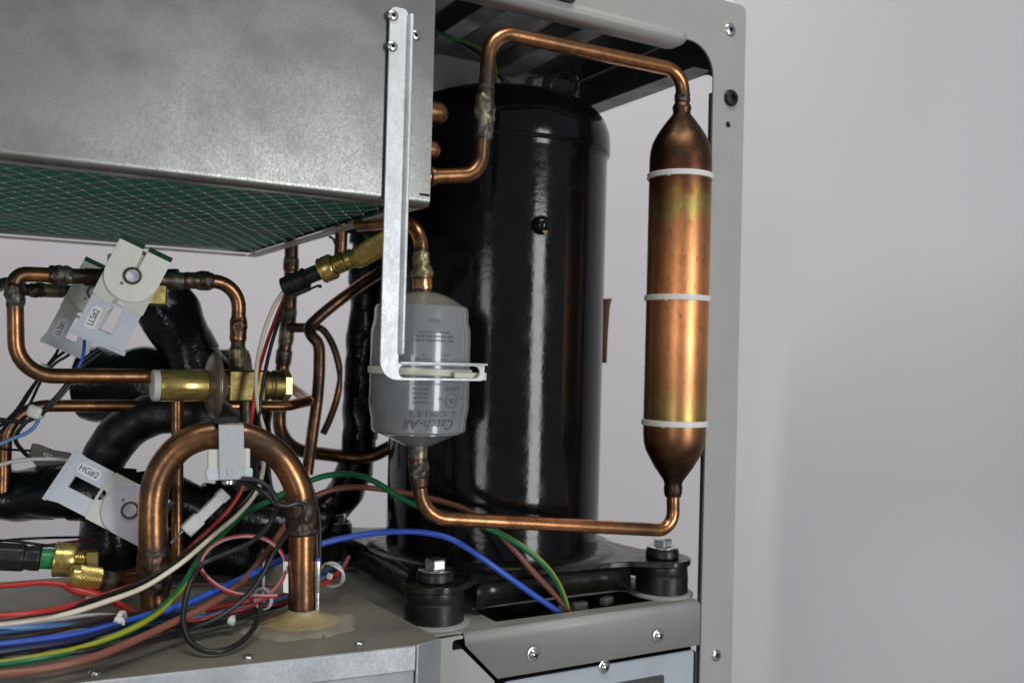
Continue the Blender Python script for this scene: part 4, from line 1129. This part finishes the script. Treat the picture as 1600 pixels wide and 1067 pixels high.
# clamp with thermostat on top of the bend
ct = thing('clamp_sensor', 'shiny steel strap clamp with white plastic body over the copper bend', 'pipe sensor', P(360, 748, .545))
pl = Plate(361, 700, .5455)
mb = MB(); mb.prism([pl.uv(*q) for q in ((341.5, 662), (381, 662.5), (382, 748), (343, 750))], pl.o, pl.a, pl.b, pl.n, .0010); st = part('steel_strap', mb, STRAPM, ct, bevel=.0003)
p0 = pl.pt(361, 661.5)
mb = MB(); mb.prism([(-.0070, .0003), (.0072, .0003), (.0066, -.018), (-.0076, -.018)], p0+pl.b*.0002, pl.a, pl.n, pl.b, .0010); part('strap_top', mb, DISCM, ct, bevel=.0003)
mb = MB(); mb.prism([pl.uv(*q) for q in rpoly([(334, 652, 3), (370, 650, 3), (376, 661, 1), (335, 661, 1)], 4)], pl.o-pl.n*.004, pl.a, pl.b, pl.n, .010); part('spring_clip', mb, PLAST, ct, bevel=.0006)
mb = MB(); mb.prism([pl.uv(*q) for q in ((324, 702), (391, 700), (391, 736), (323, 736))], pl.o-pl.n*.0022, pl.a, pl.b, pl.n, .010); part('sensor_body', mb, NYLON, ct, bevel=.001)
mb = MB(); mb.prism([pl.uv(*q) for q in ((320, 734), (395, 731), (395, 749), (321, 751))], pl.o-pl.n*.0014, pl.a, pl.b, pl.n, .012); part('sensor_flange', mb, NYLONB, ct, bevel=.001)
mb = MB(); mb.lathe([(.0019, 0), (.0022, .0004), (.0021, .0009), (.0012, .0009), (.0010, .0002)], pl.pt(361, 737), pl.n, 20); part('dimple', mb, STRAPM, st)
mb = MB(); mb.lathe([(.0042, 0), (.0040, .0018), (.002, .0026)], pl.pt(358, 751)-pl.n*.004, -pl.b, 20); part('sensor_button', mb, ZINC, ct)

# ------------------------------------------------------------------ pressure sensors
def along(px0, py0, d0, px1, py1, d1):
    a = P(px0, py0, d0); b = P(px1, py1, d1); return a, (b-a).normalized(), (b-a).length
def knurl(mb, o, ax, prof, r, h0, h1, nteeth=24):
    """diamond knurling: crossed little ridges round the cap"""
    a = (Z-ax*Z.dot(ax)).normalized(); b = ax.cross(a)
    for sgn in (-1, 1):
        for i in range(nteeth):
            t0 = 2*math.pi*i/nteeth; pts = []
            for q in range(6):
                h = h0+(h1-h0)*q/5; t = t0+sgn*(h-h0)/r*.75
                pts.append(o+ax*h+(a*math.cos(t)+b*math.sin(t))*(r+.0001))
            mb.sweep(pts, .00042, 4, cap=False)
    return mb
ps = thing('pressure_sensor', 'brass pressure sensor with black plug pointing down left under the box', 'pressure sensor', P(500, 455, .62), 'brass pressure sensors')
o0, ax, L = along(443, 449, .625, 598, 383, .615)
k = .62/FPX
def seg_(name, pr, mat, seg=30, parent=None, **kw):
    mb = MB(); mb.lathe([(r*k, h*k) for h, r in pr], o0, ax, seg); return part(name, mb, mat, parent or ps, **kw)
pg = seg_('plug', [(0, 13), (1, 15), (14, 15.5), (15, 17), (20, 17), (21, 15), (36, 15), (37, 16.5), (40, 16.5), (41, 14), (43, 12)], PLAST, 30)
seg_('plug_neck', [(42, 12), (66, 12.5)], PLAST, 18)
bb_ = (Z-ax*Z.dot(ax)).normalized()
side = ax.cross(bb_)
mt = Matrix((ax, bb_, side)).transposed()
mb = MB(); mb.box(o0+ax*(24*k)-bb_*(18*k), (30*k, 5*k, 14*k), mt); mb.box(o0+ax*(47*k)-bb_*(19*k), (18*k, 2.2*k, 9*k), mt); mb.box(o0+ax*(56*k)-bb_*(21*k), (4*k, 5*k, 9*k), mt); part('latch', mb, PLAST, pg, bevel=.0004)
for j in range(5):
    t = 2*math.pi*j/10+.3
    mb = MB(); mb.box(o0+ax*(54*k)+(bb_*math.cos(t)*-1+side*math.sin(t))*(12.6*k)*1, (22*k, 1.4*k, 1.4*k), mt); part('rib', mb, PLAST, pg)
seg_('brass_nut', [(66, 14), (66.5, 19), (68, 20.5), (70, 20.5), (71, 19.6), (73, 19.6), (74, 20.5), (87, 20.5), (89, 19), (89, 12)], BRASS, 40)
th = [(89, 11)]
for j in range(5): th += [(92+j*3.2, 11.5), (93+j*3.2, 15.5), (94.4+j*3.2, 15.5), (95+j*3.2, 11.5)]
th += [(110, 12), (112, 15), (122, 15), (124, 13)]
seg_('threaded_neck', th, BRASS, 30)
seg_('valve_tee', [(122, 11.5), (130, 11.5), (136, 10)], BRASS, 24)
o1, ax1, L1 = along(552, 407, .612, 598, 381, .602)
mb = MB(); mb.lathe([(7*k, 0), (12*k, .6*k), (15*k, 3*k), (16.2*k, 7*k), (16.4*k, 16*k), (16.4*k, 78*k), (14*k, 80*k)], o1, ax1, 40); cp_ = part('knurled_cap', mb, BRASS, ps)
mb = MB(); knurl(mb, o1, ax1, None, 16.4*k, 16*k, 78*k); kk = part('knurling', mb, BRASS, cp_); kk['kind'] = 'stuff'

ps2 = thing('pressure_sensor', 'brass pressure sensor with green ring low at the left edge', 'pressure sensor', P(90, 905, .55), 'brass pressure sensors')
o0, ax, L = along(-20, 868, .545, 140, 876, .565); k = .555/FPX
def seg2(name, pr, mat, seg=30, **kw):
    mb = MB(); mb.lathe([(r*k, h*k) for h, r in pr], o0, ax, seg); return part(name, mb, mat, ps2, **kw)
seg2('plug', [(-60, 22), (50, 22), (52, 20), (54, 18), (60, 20), (74, 20), (75, 16)], PLAST, 8, bevel=.0008)
seg2('green_ring', [(75, 13), (75.5, 15.5), (96, 16), (97, 13)], GREENP)
seg2('brass_nut', [(93, 24), (94, 26.5), (97, 27.5), (102, 26), (104, 26.5), (121, 26.5), (124, 25), (124.5, 14)], BRASS, 36)
th = [(124, 13)]
for j in range(4): th += [(126+j*3.4, 13), (127+j*3.4, 15), (128+j*3.4, 15), (129.2+j*3.4, 13)]
seg2('threaded_neck', th+[(140, 14)], BRASS)
mb = MB(); mb.box(o0+ax*(147*k), (20*k, 34*k, 34*k)); part('valve_block', mb, BRASSD, ps2, bevel=.0008)
o1, ax1, L1 = along(107, 898, .545, 160, 905, .555)
mb = MB(); mb.lathe([(7*k, 0), (12*k, 1*k), (15.5*k, 4*k), (16.6*k, 10*k), (16.8*k, 20*k), (16.8*k, 46*k), (15*k, 48*k)], o1, ax1, 40); cp_ = part('knurled_cap', mb, BRASS, ps2)
mb = MB(); knurl(mb, o1, ax1, None, 16.8*k, 14*k, 46*k, 24); kk = part('knurling', mb, BRASS, cp_); kk['kind'] = 'stuff'
pth = dens(spline([P(150, 904, .555), P(185, 908, .565), P(215, 900, .58), P(235, 880, .60)], 6), .003)
cpipe('fitting_pipe', 'dark copper fitting running from lower brass cap behind the bend', pth, (lambda s: .0062 if s > .012 else .0056), .58, marks=[(195, 905, .006, .2), (170, 905, .003, .9)])

# ------------------------------------------------------------------ wires and cables
def wire(label, pts, r, mat, cat='wire', group='loose wires', n=10, twist=0.0, name='wire', seg=10):
    path = spline([P(*p) for p in pts], n)
    for i, q in enumerate(path):   # lie on the tray, never in it
        h = (q-FR).dot(TN)
        if h < r and q.x < .23: path[i] = q*(FR.dot(TN)+r*1.05)/q.dot(TN) if q.dot(TN) < 0 else q
    mb = MB(); mb.sweep(path, r, seg, twist=twist)
    return single(name, label, cat, mb, mat, group, smooth=80)
# power cables
wire('blue power cable arching over to the shelf opening', [(-30, 1010, .45), (60, 1000, .465), (150, 985, .485), (225, 963, .51), (290, 943, .53), (350, 917, .555), (400, 893, .58), (450, 870, .605), (500, 850, .615), (560, 836, .625), (620, 830, .63), (665, 832, .63), (705, 842, .63), (745, 866, .63), (790, 898, .635), (835, 930, .645), (868, 953, .655), (880, 968, .665)], .00205, W_BLUE, 'cable', 'power cables', name='power_cable', seg=14)
wire('green and yellow striped earth cable looping to the shelf opening', [(-30, 1041, .44), (60, 1027, .452), (130, 1012, .468), (200, 985, .49), (248, 955, .515), (285, 915, .54), (310, 875, .565), (340, 840, .59), (380, 803, .615), (425, 780, .635), (470, 757, .65), (510, 743, .655), (550, 741, .655), (585, 752, .65), (625, 777, .645), (660, 793, .64), (710, 806, .64), (770, 828, .635), (815, 853, .635), (850, 882, .64), (872, 912, .65), (885, 945, .66), (889, 968, .67)], .00205, W_EARTH, 'cable', 'power cables', twist=14, name='power_cable', seg=18)
wire('brown power cable curving behind the canister pipe to the opening', [(-30, 1055, .435), (60, 1046, .445), (140, 1028, .46), (210, 1000, .485), (270, 972, .51), (320, 948, .53), (370, 915, .56), (415, 865, .60), (450, 815, .635), (480, 782, .66), (515, 766, .67), (555, 761, .675), (610, 766, .675), (670, 778, .67), (720, 793, .66), (765, 820, .64), (800, 855, .64), (835, 895, .645), (868, 930, .655), (887, 952, .662), (896, 970, .67)], .0020, W_BROWN, 'cable', 'power cables', name='power_cable', seg=14)
# three leads of the upper pressure sensor
wire('ivory wire from the black plug, running over the left foot of the bend', [(447, 449, .623), (425, 485, .62), (407, 540, .615), (400, 590, .605), (404, 640, .600), (414, 680, .605), (413, 720, .61), (403, 765, .60), (375, 800, .585), (335, 835, .565), (290, 874, .535), (267, 891, .528), (225, 917, .515), (170, 938, .495), (100, 960, .475), (40, 970, .46), (-30, 978, .45)], .0014, W_WHITE)
wire('red wire from the black plug, passing in front of the brass valve', [(449, 454, .626), (432, 495, .622), (414, 545, .615), (402, 590, .607), (395, 640, .600), (388, 690, .605), (384, 730, .595), (377, 765, .59), (358, 795, .585), (335, 820, .58), (310, 842, .575), (290, 862, .575), (262, 890, .575), (225, 908, .565), (190, 920, .515), (130, 940, .49), (70, 954, .465), (20, 960, .455), (-30, 964, .45)], .0013, W_RED)
wire('black wire from the black plug, beside the ivory one', [(451, 458, .624), (436, 500, .618), (421, 550, .61), (411, 600, .603), (405, 650, .600), (402, 700, .606), (398, 760, .605), (365, 800, .59), (330, 832, .57), (285, 868, .545), (262, 886, .535), (215, 912, .52), (160, 932, .50), (90, 953, .475), (30, 963, .46), (-30, 970, .45)], .0013, W_BLACK)
# loop of red wire with a pale stripe
wire('loop of red wire with a pale stripe in front of the black tubes', [(433, 931, .555), (400, 931, .55), (360, 925, .545), (328, 906, .545), (313, 885, .548), (322, 862, .555), (345, 845, .56), (378, 837, .565), (412, 841, .57), (435, 857, .572), (446, 880, .57), (441, 905, .565), (420, 930, .56), (390, 947, .55), (350, 958, .54), (310, 968, .53), (270, 967, .53)], .00125, W_REDW, twist=6)
# sensor lead of the clamp
wire('black sensor lead looping low over the front of the tray', [(378, 748, .545), (405, 752, .545), (422, 764, .545), (432, 782, .545), (430, 800, .55), (418, 823, .55), (390, 848, .55), (350, 866, .545), (318, 880, .54), (300, 905, .53), (289, 940, .52), (287, 975, .51), (298, 1003, .503), (325, 1017, .50), (355, 1014, .505), (385, 995, .52), (402, 970, .535), (409, 942, .545)], .0016, W_BLACK)
wire('black lead hooking across the right leg of the bend', [(362, 752, .55), (392, 757, .548), (415, 772, .546), (432, 787, .545), (450, 790, .548), (466, 786, .551), (475, 790, .552), (474, 803, .552), (462, 818, .553), (446, 838, .555), (425, 868, .555), (408, 900, .55), (385, 930, .545), (345, 962, .535), (290, 985, .52), (240, 1000, .50), (150, 1014, .47), (60, 1024, .455), (-30, 1030, .445)], .0015, W_BLACK)
wire('black twin lead along the right leg of the bend', [(440, 700, .60), (465, 725, .59), (481, 752, .582), (490, 780, .577), (494, 810, .575), (495, 845, .573), (496, 875, .572)], .0011, W_BLACK)
wire('second black lead of the pair at the right leg', [(452, 705, .60), (474, 732, .59), (487, 760, .583), (496, 790, .578), (500, 820, .576), (500, 850, .574), (500, 875, .572)], .0010, W_BLACK)
# silver probe
t = thing('temperature_probe', 'silver metal probe upright beside the right foot of the bend', 'temperature probe', P(497, 955, .570))
a = P(497, 873, .571); b = P(496, 955, .571); dd = (b-a).normalized(); kk = .571/FPX
mb = MB(); mb.lathe([(3.6*kk, 0), (4.2*kk, 1*kk), (4.2*kk, 6*kk)], a-dd*2*kk, dd, 20); part('blue_sleeve', mb, W_BLUE, t)
mb = MB(); mb.lathe([(4.9*kk, 3*kk), (5.1*kk, 5*kk), (5.1*kk, 50*kk), (4.2*kk, 52*kk)], a, dd, 24); part('probe_body', mb, STEEL, t)
mb = MB(); mb.lathe([(4.0*kk, 51*kk), (4.0*kk, 80*kk), (3.0*kk, 81*kk)], a, dd, 24); part('probe_tip', mb, STEEL, t)
pl = Plate(446, 902, .566)
mb = MB(); mb.prism([pl.uv(*q) for q in ((442.5, 877), (450, 877), (450.5, 926), (442.5, 925))], pl.o, pl.a, pl.b, pl.n, .0006); o = single('paper_flag', 'white paper flag label on the left side of the bend foot', 'label', mb, PAPER)
mb = MB(); mb.prism([pl.uv(*q) for q in ((448, 884), (450, 884), (450, 896), (448, 896))], pl.o+pl.n*.0002, pl.a, pl.b, pl.n, .0002); part('printed_edge', mb, INKG, o)

# bundle along the tray
zz = -.150
def onz(px, py, z): 
    q = PZ(px, py, z); return (px, py, q.dot(F))
wire('red wire rising over the lower brass cap', [(-30, 917, .53), (20, 914, .535), (65, 910, .54), (105, 914, .545), (140, 922, .55), (175, 936, .55), (205, 953, .545), (222, 962, .54), (245, 966, .55), (300, 962, .56), (350, 946, .565), (400, 936, .575), (455, 928, .60), (500, 915, .61), (530, 893, .63), (545, 870, .68)], .0015, W_RED)
wire('second red wire low behind the right foot of the bend', [(150, 925, .56), (210, 958, .545), (255, 968, .545), (330, 962, .56), (400, 950, .575), (460, 935, .60), (510, 905, .62), (532, 888, .65)], .0014, W_RED)
wire('dark blue wire low behind the right foot of the bend', [(-30, 990, .455), (60, 982, .475), (150, 972, .51), (250, 970, .535), (330, 965, .56), (400, 945, .575), (450, 926, .60), (505, 897, .62), (532, 880, .65)], .0017, W_TEAL)
wire('teal wire running beside the dark blue one on the tray', [(-30, 985, .458), (70, 978, .475), (180, 975, .515), (280, 969, .545), (360, 953, .565), (440, 935, .59), (500, 905, .615), (530, 886, .65)], .0016, W_LBLUE)
wire('black wire lowest on the tray under the blue cable', [(-30, 1025, .448), (60, 1012, .46), (160, 1000, .485), (250, 980, .52), (330, 975, .545), (400, 955, .57), (450, 940, .60), (510, 900, .625)], .0015, W_BLACK)
wire('brown thin wire between the ivory wire and blue cable', [(-30, 1000, .455), (60, 990, .47), (120, 977, .49), (170, 965, .51), (230, 955, .54)], .0013, W_DKBROWN)
wire('pale grey thin wire crossing the tray behind the bend', [(-30, 980, .465), (60, 972, .48), (150, 960, .51), (240, 963, .545), (320, 957, .56)], .0010, W_GREY)
wire('thin navy wire at the bottom left of the bundle', [(-30, 1022, .442), (40, 1012, .455), (110, 1002, .47), (200, 975, .50), (300, 955, .55)], .0018, W_NAVY)
wire('dark brown wire low at the left end of the bundle', [(-30, 1030, .444), (50, 1017, .458), (120, 997, .48), (190, 975, .505)], .0016, W_DKBROWN)
wire('thin pale red wire crossing behind the red loop', [(262, 919, .60), (300, 914, .60), (350, 912, .605), (400, 913, .61), (430, 915, .615)], .0008, W_REDW)
wire('black wire beneath the left brass sensor', [(-30, 848, .56), (30, 842, .565), (70, 840, .57), (125, 839, .60)], .0008, W_BLACK)
wire('second black wire above the lower brass sensor', [(-30, 843, .558), (20, 845, .56), (60, 850, .565), (110, 856, .57)], .0008, W_BLACK)
wire('dark red wire above the lower brass nut', [(55, 854, .60), (90, 850, .605), (125, 845, .61), (150, 842, .62)], .0011, W_DRED)
sp_ = spline([P(100, 914, .545), P(122, 922, .546), P(150, 930, .548), P(166, 938, .548)], 6)
mb = MB(); mb.sweep(sp_, lambda q: .0016+.0022*math.sin(math.pi*min(1, q/lens(sp_)[-1]))**.5, 14, flat=.8); ws = single('wire_splice', 'flat red insulated splice on the red wire below the brass cap', 'wire splice', mb, W_RED)
mb = MB(); mb.cyl(P(136, 934, .540), P(146, 933, .540), .0016, .0014, 12); part('crimp_end', mb, STEEL, ws)
# thin leads of the coils
wire('blue lead of the rear coil', [(96, 530, .655), (90, 548, .65), (81, 562, .645), (70, 576, .64), (55, 600, .63), (30, 640, .615), (5, 670, .60), (-30, 700, .59)], .0010, W_NAVY)
wire('black lead of the rear coil', [(118, 538, .655), (100, 550, .65), (82, 564, .643), (65, 585, .635), (45, 612, .62), (22, 645, .61), (-30, 690, .59)], .0011, W_BLACK)
wire('second black lead of the rear coil', [(124, 540, .655), (105, 556, .65), (86, 568, .645), (66, 592, .638), (52, 620, .63), (45, 635, .62)], .0010, W_BLACK)
wire('bright blue lead of the front coil', [(132, 532, .595), (131, 548, .592), (128, 562, .59), (118, 580, .588), (105, 598, .585), (85, 625, .58), (65, 645, .578)], .0010, W_BLUE)
wire('black lead of the front coil', [(155, 545, .595), (140, 555, .592), (124, 570, .59), (108, 595, .585), (88, 620, .58), (62, 645, .577), (40, 660, .575), (26, 678, .575), (25, 690, .58), (38, 707, .59), (46, 713, .62)], .0013, W_BLACK)
wire('second black lead of the front coil', [(160, 548, .595), (142, 562, .592), (126, 574, .59), (110, 600, .585), (84, 630, .58), (60, 650, .577), (40, 658, .575), (0, 655, .57), (-30, 652, .565)], .0012, W_BLACK)
wire('sky blue lead curling to the left edge', [(62, 650, .577), (55, 665, .575), (42, 676, .573), (22, 684, .57), (0, 693, .565), (-30, 704, .56)], .0012, W_LBLUE)
wire('thin black lead to the brown plug housing', [(-30, 700, .60), (10, 702, .61), (50, 704, .632)], .0008, W_BLACK)
wire('thin black lead crossing the left copper elbow', [(-30, 660, .575), (10, 658, .575), (35, 660, .576), (58, 652, .576)], .0009, W_BLACK)
wire('pale grey lead arching to the HG#2 plug', [(-30, 735, .57), (0, 726, .57), (25, 720, .572), (55, 717, .574), (90, 717, .576), (112, 719, .577)], .0012, W_GREY)
wire('black and grey lead inside the clamp tangle', [(330, 850, .60), (352, 815, .60), (365, 785, .595), (377, 755, .58)], .0009, W_DKBROWN)
wire('green wire lying over the compressor dome', [(660, 40, .70), (700, 58, .72), (735, 69, .74), (752, 78, .75), (770, 92, .77), (775, 115, .785), (776, 130, .795)], .0011, W_EARTH, twist=20)
wire('dark lead running beside the green wire under the roof', [(660, 46, .70), (690, 54, .72), (720, 68, .74), (748, 85, .76), (768, 105, .78), (785, 126, .795)], .0017, W_BLACK)
# ties on the wires
def bundle_tie(label, px, py, d, r, axis, tail, mat=TIEW, headsize=.0055):
    c = P(px, py, d); t = thing('cable_tie', label, 'cable tie', c-Z*r, 'cable ties')
    mb = MB(); tie_ring(mb, c, axis, r, .0026, .0008, 28); part('strap', mb, mat, t)
    mb = MB(); mb.box(c-F*(r*.9)+U*.0005, (headsize, .004, headsize*.9), Matrix.Rotation(.35, 3, F)@Matrix.Rotation(-.5, 3, 'Z')); part('tie_head', mb, mat, t, bevel=headsize*.24, seg=3)
    if tail:
        mb = MB(); mb.sweep(spline([P(*q) for q in tail], 6), .0008, 8); part('tie_tail', mb, mat, t)
    return t
bundle_tie('white cable tie gathering the thin blue and black leads', 58, 644, .575, .0040, (P(70, 632, .575)-P(40, 660, .575)), None, TIEW, .0085)
bundle_tie('small grey cable tie on the rear coil leads', 71, 574, .635, .0024, (P(82, 562, .64)-P(60, 590, .64)), None, NYLONW, .0042)
bundle_tie('white cable tie head standing up from the tray bundle', 190, 968, .500, .004, R, [(192, 968, .495), (193, 976, .495)], TIEW, .0048)
bundle_tie('pale cable tie around red and blue wires beside the silver probe', 518, 897, .615, .0075, (P(530, 885, .64)-P(505, 905, .61)), [(508, 880, .605), (522, 884, .60), (535, 893, .60), (537, 905, .605), (530, 913, .61)], NYLONW, .004)
bundle_tie('tiny pale cable tie end lying on the tray', 363, 969, .540, .0022, R, None, NYLONW, .004)
bundle_tie('translucent blue cable tie around the bundle left of the bend foot', 411, 935, .567, .006, (P(440, 925, .59)-P(385, 945, .56)), [(411, 930, .565), (412, 905, .575), (412, 880, .585)], NYLONB, .005)
# loose white plug with metal pin
wp = thing('wire_plug', 'loose white nylon plug with a metal pin between the bend legs', 'plug', P(318, 810, .575))
o0, ax, L = along(290, 830, .57, 352, 770, .58); kq = .575/FPX
up = (U-ax*U.dot(ax)).normalized(); sd_ = ax.cross(up); mt = Matrix((ax, up, sd_)).transposed()
mb = MB(); mb.box(o0+ax*(52*kq), (62*kq, 17*kq, 14*kq), mt); part('plug_shell', mb, NYLONW, wp, bevel=.0007)
mb = MB(); mb.box(o0+ax*(14*kq), (30*kq, 22*kq, 17*kq), mt); part('plug_sleeve', mb, NYLONW, wp, bevel=.0009)
mb = MB(); mb.box(o0+ax*(76*kq), (14*kq, 20*kq, 15*kq), mt); part('plug_collar', mb, NYLONW, wp, bevel=.0007)
mb = MB(); mb.cyl(o0-ax*(2*kq)+up*(4*kq), o0-ax*(27*kq)+up*(3*kq), .0010, .0008, 12); part('metal_pin', mb, STEEL, wp)
